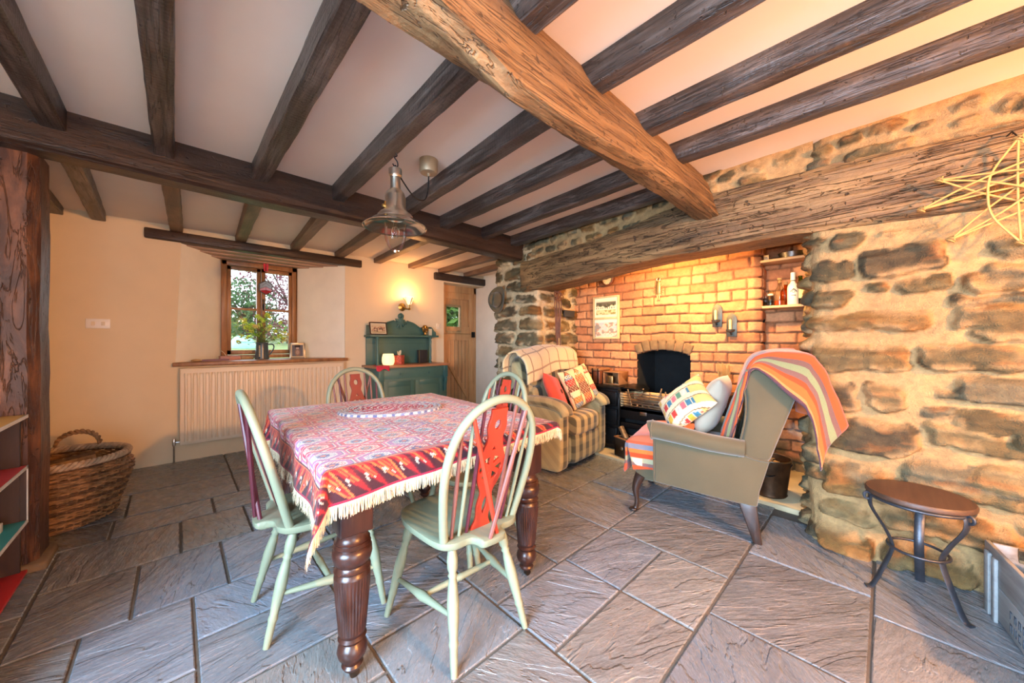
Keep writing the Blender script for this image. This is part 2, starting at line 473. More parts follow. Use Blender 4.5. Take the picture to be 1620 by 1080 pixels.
# floor: individual slabs on a grout bed
slabs = [(1.065,1.56,.88,1.22),(1.065,1.56,.543,.88),(1.56,2.03,.88,1.22),(1.56,2.03,.543,.88),(2.03,2.49,.543,1.22),(2.49,2.96,.543,1.22),
 (1.06,1.715,.04,.543),(1.715,2.37,.04,.543),(2.37,3.0,.04,.543),(.62,1.22,-.5,.04),(1.22,1.72,-.5,.04),(1.72,2.22,-.5,.04),(2.22,3.0,-.5,.04),
 (1.065,1.5,1.22,1.735),(1.5,2.01,1.22,1.735),(2.01,2.6,1.22,1.735),(2.6,3.3,1.22,1.735),(2.96,3.3,.543,1.22),
 (.56,1.065,1.045,1.4),(.56,1.065,1.4,1.735),(.56,1.065,.7,1.045),(.56,1.065,.2,.7),(0,.56,.9,1.25),(.06,.56,1.25,1.56),(.06,.56,1.56,1.905),(.06,.56,1.905,2.25),
 (.56,1.2,1.735,2.25),(1.2,1.75,1.735,2.25),(1.75,2.3,1.735,2.25),(2.3,2.85,1.735,2.25),(2.85,3.4,1.735,2.25),
 (-.28,.06,1.74,2.25),(-.28,.06,1.3,1.74),(-.48,-.28,1.6,2.25),
 (-.48,-.14,2.25,2.76),(-.14,.197,2.25,2.76),(.197,.7,2.25,2.76),(.7,1.3,2.25,2.76),(1.3,1.9,2.25,2.76),(1.9,2.5,2.25,2.76),(2.5,3.1,2.25,2.76),
 (-.48,.025,2.76,3.24),(.025,.36,2.76,3.24),(.36,.9,2.76,3.24),(.9,1.5,2.76,3.24),(1.5,2.1,2.76,3.24),(2.1,2.6,2.76,3.24),(2.6,3.1,2.76,3.24),
 (-.9,-.294,3.24,3.57),(-.294,.203,3.24,3.57),(.203,.8,3.24,3.57),(.8,1.4,3.24,3.57),(1.4,2.0,3.24,3.57),(2.0,2.6,3.24,3.57),(2.6,3.2,3.24,3.57),
 (-.9,-.25,3.57,4.08),(-.25,.37,3.57,4.08),(.37,1.0,3.57,4.08),(1.0,1.6,3.57,4.08),(1.6,2.2,3.57,4.08),(2.2,2.8,3.57,4.08),(2.8,3.4,3.57,4.08),(3.4,3.95,3.57,4.08),
 (-1.0,-.4,4.08,4.9),(-.4,.374,4.08,4.9),(.374,1.0,4.08,4.9),(1.0,1.7,4.08,4.9),(1.7,2.4,4.08,4.9),(2.4,3.1,4.08,4.9),(3.1,3.95,4.08,5.1),
 (-.75,-.48,2.25,2.6),(-.75,-.48,2.6,3.24),(-.75,-.48,1.7,2.25),(-1.2,-.75,2.6,3.24),(-1.2,-.75,1.9,2.6)]
yy = -2.5
rr = random.Random(3)
for (y0, y1) in ((-2.5, -1.9), (-1.9, -1.4), (-1.4, -.9), (-.9, -.5)):
    x = -1.7
    while x < 2.9:
        w = rr.uniform(.45, .75); slabs.append((x, min(x + w, 3.0), y0, y1)); x += w
for (y0, y1) in ((-.5, .04), (.04, .7)):
    for x0, x1 in ((-1.7, -1.1), (-1.1, -.5), (-.5, .06), (.06, .62)): slabs.append((x0, min(x1, .56 if y0 > 0 else .62), y0, y1))
for r4 in ((-1.7,-1.1,.7,1.3),(-1.1,-.55,.7,1.3),(-.55,0,.7,1.3),(-1.7,-1.1,1.3,1.9),(-1.1,-.48,1.3,1.6),(0,.06,1.25,1.3),(0,.56,.7,.9),(-1.1,-.75,1.6,1.9),(-1.7,-1.2,1.9,2.6),(-1.7,-1.2,2.6,3.24),(-1.7,-.9,3.24,4.08),(-1.7,-1.0,4.08,4.9),(.56,1.06,.04,.2)): slabs.append(r4)
vs, fs, cs, rs = [], [], [], []
for (x0, x1, y0, y1) in slabs:
    g = .0065; b = .004
    x0 += g; x1 -= g; y0 += g; y1 -= g
    o = len(vs); z = rr.uniform(-.0015, .0015)
    vs += [(x0, y0, -.02), (x1, y0, -.02), (x1, y1, -.02), (x0, y1, -.02), (x0, y0, z - .003), (x1, y0, z - .003), (x1, y1, z - .003), (x0, y1, z - .003),
           (x0 + b, y0 + b, z), (x1 - b, y0 + b, z), (x1 - b, y1 - b, z), (x0 + b, y1 - b, z)]
    for k in range(4):
        k2 = (k + 1) % 4
        fs += [(o + k, o + k2, o + 4 + k2, o + 4 + k), (o + 4 + k, o + 4 + k2, o + 8 + k2, o + 8 + k)]
    fs.append((o + 8, o + 9, o + 10, o + 11))
    t = rr.random(); w = .85 + .3 * rr.random()
    c1 = (124, 134, 147); c2 = (134, 130, 124)
    c = [lin(c1[i] * (1 - t) + c2[i] * t) * w for i in range(3)]
    cs += [(*c, 1)] * 12; r3 = (rr.random(), rr.random() * 3, rr.random() * 3, 1); rs += [r3] * 12
me = bpy.data.meshes.new('floor'); me.from_pydata(vs, [], fs)
a = me.color_attributes.new('Col', 'FLOAT_COLOR', 'POINT'); a.data.foreach_set('color', np.array(cs, np.float32).reshape(-1))
a = me.color_attributes.new('Rnd', 'FLOAT_COLOR', 'POINT'); a.data.foreach_set('color', np.array(rs, np.float32).reshape(-1))
fl = struct(fin(me, 'floor', M['slate'], smooth=None))
g = MB().box(-1.75, 4.3, -2.6, 5.4, -.12, -.008).build('floor_bed', M['grout'], smooth=None); struct(g)

# ceilings
struct(MB().box(-1.75, 3.05, -2.6, 3.1, ZC, ZC + .1).build('ceiling', M['ceil'], smooth=None))
struct(MB().box(-1.75, 4.1, 3.0, 5.3, ZB, ZB + .1).build('ceiling_back', M['ceil'], smooth=None))

# window wall with splayed opening + door recess
wl, wr_, zb, zt = .0, 1.611, .985, 2.19
w = MB()
w.prism([(-1.75, -.05), (wl, -.05), (wl, .97), (.052, ZB + .05), (-1.75, ZB + .05)], -YW - .5, -YW, Matrix.Rotation(PI / 2, 4, 'X'))
w.box(wl, wr_, YW, YW + .5, -.05, zb - .035)
w.box(wl, wr_, YW + .02, YW + .5, zt + .02, ZB + .05)
w.box(wr_, 3.115, YW, YW + .5, -.05, ZB + .05)
w.box(3.115, 3.95, YW, YW + .5, 2.15, ZB + .05)
struct(w.build('wall_back', M['plaster'], smooth=None))
rv = MB()  # splayed plaster reveals (slightly wavy)
for xa, xb_, top in ((.0, .39, 0), (1.611, 1.14, 0)):
    n1, n2 = 8, 10; gv = []
    for i in range(n1 + 1):
        for j in range(n2 + 1):
            t = i / n1; q = j / n2
            z = .97 + q * (2.215 - .97 - t * .05)
            lean = .046 * q if xa < .5 else 0
            x = (xa + lean) * (1 - t) + xb_ * t + .008 * math.sin(5 * q + 3 * t) * (1 - t)
            x += (-.014 if xa < .5 else .014) * max(0, 1 - t * 4)
            gv.append((x, YW + .001 + t * .472, z))
    rv.add(gv, [(i * (n2 + 1) + j, (i + 1) * (n2 + 1) + j, (i + 1) * (n2 + 1) + j + 1, i * (n2 + 1) + j + 1) for i in range(n1) for j in range(n2)])
o = rv.build('wall_back_reveals', M['reveal'], smooth=60); struct(o)
# soffit boards over the window
sf = MB()
for k in range(3):
    y0 = YW + .07 + k * .135; sf.box(.0, 1.63, y0, y0 + .128, 2.178 - .012 * k, 2.20 - .012 * k)
struct(sf.build('trim_1', M['soffit'], bevel=.004))
struct(MB().box(-.214, 1.813, YW - .045, YW + .075, 2.188, 2.285).build('window_lintel', M['beamX'], bevel=.012))
struct(MB().box(2.93, 4.0, YW - .05, YW + .12, 2.17, 2.285).build('door_lintel', M['beamX'], bevel=.02))

# window_1 : frame, two casements with glazing bars, sill
win = struct(thing('window_1', 'brown wooden casement window in the deep white recess', 'window', (0, 5.31, 0)))
del win['label'], win['category']
x0, x1, z0, z1 = .385, 1.15, 1.0, 2.15
f = MB(); t_ = .055
f.box(x0, x0 + t_, -.03, .05, z0, z1); f.box(x1 - t_, x1, -.03, .05, z0, z1); f.box(x0, x1, -.03, .05, z1 - t_, z1); f.box(x0, x1, -.03, .05, z0, z0 + .04)
f.build('window_frame', M['winwood'], win, bevel=.005)
xm = (x0 + x1) / 2
for (a, b) in ((x0 + t_ - .005, xm - .003), (xm + .003, x1 - t_ + .005)):
    c = MB(); s_ = .042
    za, zb2 = z0 + .045, z1 - t_ - .005
    c.box(a, a + s_, -.02, .025, za, zb2); c.box(b - s_, b, -.02, .025, za, zb2); c.box(a, b, -.02, .025, zb2 - s_, zb2); c.box(a, b, -.02, .025, za, za + s_ + .01)
    zm = za + .52 * (zb2 - za); c.box(a, b, -.012, .02, zm - .013, zm + .013)
    cs_ = c.build('casement', M['winwood'], win, bevel=.003)
    MB().box(a + .02, b - .02, -.002, .002, za + .02, zb2 - .02).build('pane', M['glass'], cs_, smooth=None)
hd = MB().box(xm + .012, xm + .034, -.034, -.021, 1.60, 1.72); hd.tube([(xm + .023, -.034, 1.66), (xm + .023, -.055, 1.655), (xm + .02, -.06, 1.58)], .007, 8)
hd.build('window_handle', M['iron'], win)
sl = MB().prism([(-.02, YW - .06), (1.63, YW - .06), (1.63, YW), (1.16, 5.30), (.38, 5.30), (-.02, YW)], .952, .99)
o = sl.build('window_sill', M['winwood'], bevel=.006); struct(o)

# stable door in its recess
dr = struct(thing('door_1', 'x y z w', 'door', (3.24, 5.1, 0))); del dr['label'], dr['category']
fr = MB(); fr.box(-.1, .0, -.02, .1, 0, 2.16); fr.box(.64, .74, -.02, .1, 0, 2.16); fr.box(-.1, .74, -.02, .1, 2.04, 2.16)
fr.build('door_frame', M['pine'], dr, bevel=.006)
W = .64
def leaf(nm, z0, z1, win_=False):
    m = MB(); k = 7
    if win_:
        for (a, b, c, d) in ((.01, .075, z0 + .02, z1 - .02), (.345, W - .01, z0 + .02, z1 - .02), (.075, .345, z0 + .02, 1.37), (.075, .345, 1.80, z1 - .02)): m.box(a, b, .012, .03, c, d)
    else: m.box(.01, W - .01, .012, .03, z0 + .02, z1 - .02)
    lf = m.build(nm, M['pine'], dr, smooth=None)
    r = MB(); r.box(0, .09, -.012, .03, z0, z1) if not win_ else r.box(0, .055, -.012, .03, z0, z1)
    r.box(W - .10, W, -.012, .03, z0, z1); r.box(.0, W, -.011, .03, z1 - .11, z1); r.box(0, W, -.011, .03, z0, z0 + .12)
    if not win_:
        r.hexa([(.10, -.008, z0 + .90), (.10, -.008, z0 + .78), (W - .12, -.008, z0 + .14), (W - .12, -.008, z0 + .26), (.10, .02, z0 + .90), (.10, .02, z0 + .78), (W - .12, .02, z0 + .14), (W - .12, .02, z0 + .26)])
    r.build('rail', M['pine'], lf, bevel=.004)
    if not win_:
        gr = MB()
        for i in range(1, 6): gr.box(.10 + i * .075 - .002, .10 + i * .075 + .002, .009, .013, z0 + .12, z1 - .11)
        gr.build('groove', M['joist'], lf, smooth=None)
    return lf
lo = leaf('lower_leaf', .02, 1.33); up = leaf('upper_leaf', 1.335, 2.04, True)
b = MB(); b.box(.05, .365, -.014, .02, 1.345, 1.385); b.box(.05, .365, -.014, .02, 1.79, 1.83); b.box(.045, .075, -.014, .02, 1.36, 1.82); b.box(.345, .375, -.014, .02, 1.36, 1.82)
b.build('glazing_bead', M['shelfwood'], up, bevel=.003)
MB().box(.07, .35, .016, .02, 1.37, 1.80).build('pane', M['glass'], up, smooth=None)
MB().box(W - .045, W + .02, -.035, -.012, 1.27, 1.37).box(W - .03, W - .012, -.05, -.03, 1.30, 1.345).build('latch', M['iron'], lo, bevel=.003)

struct(MB().box(3.93, 4.05, 3.42, 5.2, -.05, ZB + .05).build('wall_right_back', M['reveal'], smooth=None))
struct(MB().box(3.115, 3.95, 5.18, 5.28, 2.1, ZB + .05).build('wall_back_door_head', M['plaster'], smooth=None))
struct(MB().box(3.115, 3.95, YW + .1, 5.2, 2.16, 2.2).build('trim_2', M['soffit'], smooth=None))
struct(MB().box(3.75, 3.95, 3.44, 3.62, 2.03, ZB).build('wall_right_nib', M['plaster'], smooth=None))

# walls behind and beside the camera (with window openings where daylight comes in)
w = MB()
w.box(-1.9, -1.7, -2.6, -.9, -.05, ZC + .05); w.box(-1.9, -1.7, .9, 5.3, -.05, ZC + .05); w.box(-1.9, -1.7, -.9, .9, -.05, .7); w.box(-1.9, -1.7, -.9, .9, 2.1, ZC + .05)
struct(w.build('wall_left', M['plaster'], smooth=None))
w = MB()
w.box(-1.9, -1.0, -2.7, -2.5, -.05, ZC + .05); w.box(.6, 3.1, -2.7, -2.5, -.05, ZC + .05); w.box(-1.0, .6, -2.7, -2.5, 2.1, ZC + .05)
struct(w.build('wall_front', M['plaster'], smooth=None))

# ---- beams
def loft(name, secs, mat, per=8, around=6, amp=.006, freq=7, seed=1, smooth=24):
    """secs: list of (station point list) each a closed ring of the same number of 3-D corners"""
    A = np.array(secs, float)                    # (ns,k,3)
    ns, k, _ = A.shape
    rings = []
    for i in range(ns - 1):
        for t in np.linspace(0, 1, per, endpoint=False): 
            tt = t * t * (3 - 2 * t) * .5 + t * .5
            rings.append(A[i] * (1 - tt) + A[i + 1] * tt)
    rings.append(A[-1]); R = np.array(rings)
    out = []
    for j in range(k):
        for t in np.linspace(0, 1, around, endpoint=False): out.append(R[:, j] * (1 - t) + R[:, (j + 1) % k] * t)
    G = np.stack(out, 0)                         # (around*k, nr, 3)
    c = G.mean(0, keepdims=True); d = G - c; d /= np.maximum(np.linalg.norm(d, axis=-1, keepdims=True), 1e-6)
    ia = np.arange(G.shape[0])[:, None] * np.ones((1, G.shape[1])); L = np.linalg.norm(G - G[:, :1], axis=-1)
    per_ = G.shape[0]
    n = fbm(L * freq, np.minimum(ia, per_ - ia) * .35, seed) - .5
    n2 = fbm(L * freq * 5, np.minimum(ia, per_ - ia) * 1.1, seed + 4) - .5
    G = G + d * (n * 2 * amp + n2 * amp * .8)[..., None]
    o = np_grid(name, G, mat, closed_u=True, smooth=smooth)
    return o
def bsec(x, zb, off=0):
    return [(x, .93, ZC + .03), (x, .865, 2.30), (x, .80 + off, zb), (x, .86, zb - .012), (x, .955, 2.09), (x, .99, ZC + .03)]
struct(loft('ceiling_beam', [bsec(-1.75, 2.14), bsec(-.3, 2.12), bsec(.4, 2.115), bsec(.62, 2.07), bsec(.80, 2.02), bsec(1.0, 2.012), bsec(1.37, 2.04), bsec(1.75, 2.075), bsec(2.11, 2.10), bsec(2.6, 2.085), bsec(2.95, 2.08)], M['beamB'], 10, 5, .010, 4, 3))
def asec(x, zb=2.18): return [(x, 2.96, ZC + .02), (x, 2.955, zb + .01), (x, 2.985, zb - .004), (x, 3.13, zb), (x, 3.16, zb + .02), (x, 3.16, ZC + .02)]
struct(loft('cross_beam', [asec(x, z) for x, z in ((-1.75, 2.185), (-.5, 2.185), (.4, 2.18), (1.2, 2.19), (2.0, 2.18), (2.6, 2.172), (3.06, 2.165))], M['beamX'], 10, 4, .006, 3, 9))
def jsec(x0, x1, y, z0, z1): return [(x0, y, z1), (x0 + .004, y, z0 + .006), (x0 + .012, y, z0), (x1 - .012, y, z0), (x1 - .004, y, z0 + .006), (x1, y, z1)]
def joist(xa, ya, xb, yb, zb_a, zb_b, ztop, wd, mat, seed):
    secs = []
    for t in (0, .33, .66, 1):
        x = xa + (xb - xa) * t; y = ya + (yb - ya) * t; z = zb_a + (zb_b - zb_a) * t
        secs.append(jsec(x - wd / 2, x + wd / 2, y, z, ztop + .02))
    o = loft('ceiling_joist', secs, mat, 8, 2, .006, 5, seed); return struct(o)
for i, (xa, xb) in enumerate(((-.46, -.46), (-.05, -.05), (.43, .425), (.88, .93), (1.35, 1.47), (1.84, 1.9), (2.30, 2.41), (2.72, 2.84))):
    joist(xa, .93, xb, 2.99, 2.30, 2.30, ZC, .098, M['joist'], 20 + i)
for i, (xa, xb) in enumerate(((-.9, -.9), (-.4, -.4), (.05, .05), (.45, .45), (.9, .9), (1.34, 1.36), (1.82, 1.84), (2.25, 2.29))):
    joist(xa, .92, xb, -2.55, 2.30, 2.30, ZC, .10, M['joist'], 40 + i)
for i, (xa, xb) in enumerate(((-.72, -.74), (-.44, -.5), (-.03, .01), (.44, .52), (.92, 1.04), (1.42, 1.54), (1.92, 2.04), (2.45, 2.55), (2.98, 3.06), (3.42, 3.55))):
    joist(xa, 3.12, xb, YW + .02, 2.255, 2.285, ZB, .098 + .01 * (i > 4), M['joist'] if i < 2 else M['joist_pale'], 60 + i)
# post below the cross beam
struct(loft('timber_post', [[(-1.0, 3.09, z), (-.56, 3.08, z), (-.525, 3.12, z), (-.52, 3.28, z), (-1.0, 3.3, z)] for z in (.03, .6, 1.2, 1.8, 2.2)], M['post'], 6, 6, .008, 4, 5))
struct(MB().box(-1.05, -.49, 3.05, 3.31, -.01, .04).build('post_plinth', m_flat('plinth_stone', rgb(112, 94, 74), .8, var=.1, bump=.3), bevel=.015))

# ================================================================ fireplace wall
rng = np.random.default_rng(11)
mine = [(0.073,0.24,1.737,1.827),(-0.176,0.036,1.756,1.806),(0.098,0.31,1.565,1.691),(-0.207,0.09,1.548,1.713),(-0.004,0.093,1.454,1.535),(-0.222,-0.016,1.452,1.54),(-0.434,-0.236,1.431,1.529),(0.124,0.31,1.397,1.515),(-0.17,0.32,1.259,1.364),(-0.46,-0.212,1.251,1.386),(-0.105,0.31,1.03,1.196),(-0.46,-0.123,1.047,1.197),(0.098,0.28,0.786,0.98),(-0.097,0.088,0.814,0.978),(-0.378,-0.18,0.9,0.97),(-0.46,-0.383,0.968,1.017),(-0.401,-0.13,0.8,0.862),(-0.113,0.26,0.588,0.767),(-0.383,-0.123,0.656,0.794),(-0.5,-0.397,0.689,0.767),(-0.046,0.268,0.324,0.531),(-0.46,-0.064,0.435,0.598),(0.048,0.268,0.167,0.286),(-0.46,0.024,0.203,0.338),(-0.312,0.024,0.0,0.148),(0.036,0.271,0.0,0.132),(-0.5,-0.378,1.571,1.627)]
pA = [(2.78, -2.55), (2.79, .215), (2.80, .265), (2.825, .30), (2.87, .32), (4.15, .43)]
off = 2.55
st = [(a + off, b + off, c, d) for a, b, c, d in mine]
band = [(0.719,0.808,2.309,2.379),(0.521,0.7,2.25,2.322),(0.538,0.67,2.33,2.387),(0.367,0.498,2.32,2.396),(0.211,0.462,2.23,2.303),(0.222,0.331,2.313,2.377),(0.06,0.195,2.327,2.391),(-0.127,0.168,2.205,2.28),(-0.091,0.043,2.333,2.404),(-0.19,-0.112,2.301,2.346),(-0.335,-0.23,2.322,2.383),(-0.333,-0.226,2.244,2.305),(-0.433,-0.356,2.26,2.333)]
st += [(a + off, b + off, c, d) for a, b, c, d in band if b < .34]
st += [q for q in courses(0, off - .48, 0, ZC, (.09, .17), (.16, .5), rng)]
st += [q for q in courses(off + .36, off + 1.7, 0, ZC, (.08, .15), (.14, .34), rng)]
stone_wall('wall_right', pA, -.02, ZC + .01, st, 5, .05, side=1)
# band of rubble above the lintel
pB = [(2.80, .30), (2.79, .86), (2.99, 2.86)]
stb = [(a - .30, b - .30, c, d) for a, b, c, d in band if a > .3] + courses(.53, 2.7, 2.15, ZC, (.07, .11), (.10, .24), rng)
stone_wall('wall_right_upper', pB, 2.02, ZC + .01, stb, 15, .025, side=1)
# left pier with its return into the inglenook
pC = [(3.86, 2.815), (3.06, 2.745), (3.02, 2.755), (3.005, 2.79), (2.995, 3.40), (3.015, 3.44), (3.06, 3.455), (4.0, 3.48)]
stone_wall('wall_right_pier', [p for p in pC], -.02, ZC + .01, courses(0, 2.6, 0, 2.45, (.12, .20), (.22, .5), rng), 25, .035, side=-1 if False else 1, mort=(214, 196, 160))

# brick back wall of the inglenook
XB = 3.84
def brick_wall(name, path, z0, z1, seed, ch=.099, bl=.25, off=0, arch=None, white=None, side=1, res=.0085):
    rng = np.random.default_rng(seed)
    s, X, Y, nx, ny = path_sampler(path, res)
    z = np.arange(z0, z1, res); S, Z = np.meshgrid(s, z, indexing='ij')
    wob = (fbm(S * 3, Z * 3, seed) - .5) * .03
    zz = Z + wob; row = np.floor(zz / ch); fz = zz / ch - row
    sh = (row % 2) * .5 + (_hash(row, row * 0, seed) - .5) * .24
    ss = (S + off + (fbm(S * 9, Z * 9, seed + 2) - .5) * .012) / bl + sh; colu = np.floor(ss); fs_ = ss - colu
    half = (_hash(colu, row, seed + 7) > .86)
    fs2 = np.where(half, (fs_ * 2) % 1, fs_); bw = np.where(half, bl / 2, bl)
    dz = np.minimum(fz, 1 - fz) * ch; ds = np.minimum(fs2, 1 - fs2) * bw
    d = np.minimum(dz, ds)
    m = sstep(.003, .010, d + (fbm(S * 30, Z * 30, seed + 3) - .5) * .008)
    rnd = _hash(colu * 2 + np.where(half & (fs_ > .5), 1, 0), row, seed + 1)
    H = m * (.024 + .012 * rnd) + (fbm(S * 20, Z * 20, seed + 9, 4) - .5) * .008
    b1 = np.array([lin(v) for v in (204, 136, 90)]); b2 = np.array([lin(v) for v in (168, 100, 64)]); b3 = np.array([lin(v) for v in (216, 154, 108)])
    C = b1 * (1 - rnd[..., None]) + b3 * rnd[..., None]
    dk = (_hash(colu, row, seed + 21) > .8)[..., None] * .6
    C = C * (1 - dk) + b2 * dk
    mc = np.array([lin(v) for v in (166, 112, 76)])
    C = C * m[..., None] + mc * (1 - m[..., None]) * .75
    C = C * (.8 + .4 * fbm(S * 14, Z * 14, seed + 33))[..., None]
    if white: C = white(S, Z, C, seed)
    Pn = np.stack([X[:, None] + nx[:, None] * H * side, Y[:, None] + ny[:, None] * H * side, Z], -1)
    keep = None
    if arch:
        y0, y1, zs, zc = arch
        yc = (y0 + y1) / 2; hw = (y1 - y0) / 2
        Yg = Pn[..., 1]; top = zs + (zc - zs) * (1 - ((Yg - yc) / hw) ** 2)
        inside = (Yg > y0) & (Yg < y1) & (Z < top)
        dist = np.minimum(np.abs(Yg - yc) - hw, 0) 
        keep = ~(inside[:-1, :-1] & inside[1:, :-1] & inside[:-1, 1:] & inside[1:, 1:])
        sc = (np.exp(-((Yg - yc) / .22) ** 2 - np.maximum(Z - zc, 0) / .22) * .8 * (Z > .6))[..., None]   # soot staining above the arch
        np.copyto(C, C * (1 - sc) + np.array([.05, .045, .035]) * sc)
    return struct(np_grid(name, Pn, M['brick'], col=C, keep=keep, flip=side > 0))
AY0, AY1, AZS, AZC = 1.365, 1.945, 1.06, 1.112
brick_wall('wall_inglenook', [(4.15, .815), (3.87, .80), (XB, .83), (XB, 2.83)], -.02, 2.4, 3, arch=(AY0, AY1, AZS, AZC), side=1)
def whitewash(S, Z, C, seed):
    w = (sstep(.42, .58, fbm(S * 4, Z * 5, seed + 40)) * sstep(1.02, .85, Z) * sstep(.12, .35, Z))[..., None] * .8
    C = C * (1 - w) + np.array([.62, .60, .60]) * w
    gq = (sstep(.4, .6, fbm(S * 6, Z * 8, seed + 44)) * sstep(.42, .2, Z))[..., None] * .75
    return C * (1 - gq) + np.array([.10, .095, .04]) * gq
brick_wall('wall_niche', [(4.10, .42), (4.10, .85)], -.02, 2.4, 8, off=.1, white=whitewash, side=1)
struct(MB().box(2.86, 4.2, .3, 3.0, 2.36, 2.40).build('ceiling_inglenook', M['soot'], smooth=None))
# arch voussoirs and firebox
yc = (AY0 + AY1) / 2; hw = (AY1 - AY0) / 2; vo = MB()
R_ = (hw ** 2 + (AZC - AZS) ** 2) / (2 * (AZC - AZS)); zc0 = AZC - R_; a0 = math.asin(hw / R_)
nv = 7
for k in range(nv):
    t0 = -a0 + 2 * a0 * k / nv + .006; t1 = -a0 + 2 * a0 * (k + 1) / nv - .006
    q = []
    for xx in (XB - .045, XB + .12):
        for (t, r) in ((t0, R_), (t1, R_), (t1, R_ + .105 + .01 * (k % 2)), (t0, R_ + .105 + .008 * (k % 3))):
            q.append((xx, yc + r * math.sin(t), zc0 + r * math.cos(t)))
    vo.hexa(q)
M['vous'] = m_flat('arch_brick', rgb(124, 98, 66), .85, var=.15, scale=18, bump=.6)
struct(vo.build('trim_3', M['vous'], bevel=.008))
fb = MB(); 
fb.box(XB + .45, XB + .5, AY0 - .2, AY1 + .2, 0, 1.5); fb.box(XB + .02, XB + .5, AY0 - .1, AY0 - .012, 0, 1.5); fb.box(XB + .02, XB + .5, AY1 + .012, AY1 + .1, 0, 1.5)
fb.box(XB + .02, XB + .5, AY0 - .1, AY1 + .1, 1.45, 1.5)
struct(fb.build('wall_firebox', M['soot'], smooth=None))
# hearth slab, skewed with the wall
struct(MB().hexa([(3.13, .36, -.02), (4.12, .36, -.02), (4.12, 2.83, -.02), (3.28, 2.77, -.02), (3.13, .36, .028), (4.12, .36, .028), (4.12, 2.83, .028), (3.28, 2.77, .028)]).build('hearth', M['hearth'], bevel=.008))
# great lintel
def lsec(y, xf, zb_, zt_, dp=.36):
    return [(xf + .01, y, zt_), (xf - .012, y, zt_ - .05), (xf - .01, y, (zb_ + zt_) / 2), (xf, y, zb_ + .03), (xf + .03, y, zb_), (xf + dp, y, zb_ + .01), (xf + dp, y, zt_)]
LS = [(-1.6, 2.745, 1.83, 2.17), (-.45, 2.745, 1.825, 2.18), (-.2, 2.745, 1.83, 2.20), (.12, 2.75, 1.845, 2.22), (.42, 2.755, 1.868, 2.235), (.86, 2.765, 1.868, 2.25), (1.25, 2.795, 1.873, 2.22), (1.6, 2.83, 1.86, 2.18), (2.0, 2.868, 1.832, 2.155), (2.45, 2.91, 1.80, 2.14), (2.80, 2.945, 1.785, 2.14), (2.97, 2.965, 1.79, 2.14)]
struct(loft('fireplace_lintel', [lsec(*q) for q in LS], M['lintel'], 10, 5, .011, 5, 31))
# ================================================================ dining table, cloth, placemat
M['mahog'] = m_wood('mahogany', [(.25, (.012, .005, .004)), (.5, (.036, .012, .008)), (.8, (.085, .03, .017))], 'Z', .3, 8, .08)
M['castor'] = m_flat('castor_brass', (.05, .04, .03, 1), .35, .8)
tb_rot = -math.radians(3.0); TW, TL, TZ = 1.06, 1.33, .785
A_ = Vector((.35, 1.22, 0)); Mt = T(*A_) @ Rz(tb_rot)
ctr = Mt @ Vector((TW / 2, TL / 2, 0))
table = thing('dining_table', 'dark mahogany dining table on turned fluted legs under the red cloth', 'table', ctr, tb_rot)
off = Vector((TW / 2, TL / 2, 0))
MB().box(-TW / 2, TW / 2, -TL / 2, TL / 2, TZ - .03, TZ).build('tabletop', M['mahog'], table, bevel=.008, seg=3)
ap = MB(); i = .075
ap.box(-TW / 2 + i, TW / 2 - i, -TL / 2 + i, -TL / 2 + i + .025, TZ - .14, TZ - .03); ap.box(-TW / 2 + i, TW / 2 - i, TL / 2 - i - .025, TL / 2 - i, TZ - .14, TZ - .03)
ap.box(-TW / 2 + i, -TW / 2 + i + .025, -TL / 2 + i, TL / 2 - i, TZ - .14, TZ - .03); ap.box(TW / 2 - i - .025, TW / 2 - i, -TL / 2 + i, TL / 2 - i, TZ - .14, TZ - .03)
ap.build('apron', M['mahog'], table, bevel=.003)
prof = [(.030, .04), (.036, .052), (.030, .06), (.033, .072), (.047, .088), (.051, .105), (.047, .122), (.036, .136), (.040, .146), (.048, .152), (.040, .160), (.043, .166), (.047, .175)]
flute = [(.047, .178), (.050, .22), (.0555, .28), (.060, .34), (.061, .372)]
top_ = [(.061, .376), (.052, .388), (.062, .398), (.052, .406), (.050, .412), (.062, .425), (.067, .445), (.066, .465), (.056, .474), (.063, .482), (.055, .490), (.060, .497), (.052, .503), (.048, .52), (.050, .54)]
for sx in (-1, 1):
    for sy in (-1, 1):
        lx, ly = sx * (TW / 2 - .105), sy * (TL / 2 - .10)
        m = MB(); m.box(lx - .056, lx + .056, ly - .056, ly + .056, .53, TZ - .03)
        leg = m.build('leg', M['mahog'], table, bevel=.006)
        t_ = MB(); Ml = T(lx, ly, 0)
        n = 128; rings = [(r, z, 0) for r, z in prof] + [(r, z, 1 if 0 < q < len(flute) - 1 else 0) for q, (r, z) in enumerate(flute)] + [(r, z, 0) for r, z in top_]
        vs = []
        for r, z, fl in rings:
            for j in range(n):
                a = 2 * PI * j / n; k = r * (1 - (.075 * (.5 - .5 * math.cos(32 * a)) if fl else 0)); vs.append(Ml @ Vector((k * math.cos(a), k * math.sin(a), z)))
        fs = [(q * n + j, q * n + (j + 1) % n, (q + 1) * n + (j + 1) % n, (q + 1) * n + j) for q in range(len(rings) - 1) for j in range(n)]
        fs += [tuple(range(n - 1, -1, -1)), tuple(range((len(rings) - 1) * n, len(rings) * n))]
        t_.add(vs, fs); t_.build('turned_shaft', M['mahog'], leg, smooth=50)
        c = MB(); c.lathe([(.012, .035), (.016, .045), (.014, .05)], 12, Ml); c.tube([(lx, ly, .05), (lx + .012, ly, .03)], .009, 8)
        c.tube([(lx + .006, ly - .009, .016), (lx + .006, ly + .009, .016)], .0165, 16); c.build('castor', M['castor'], leg)

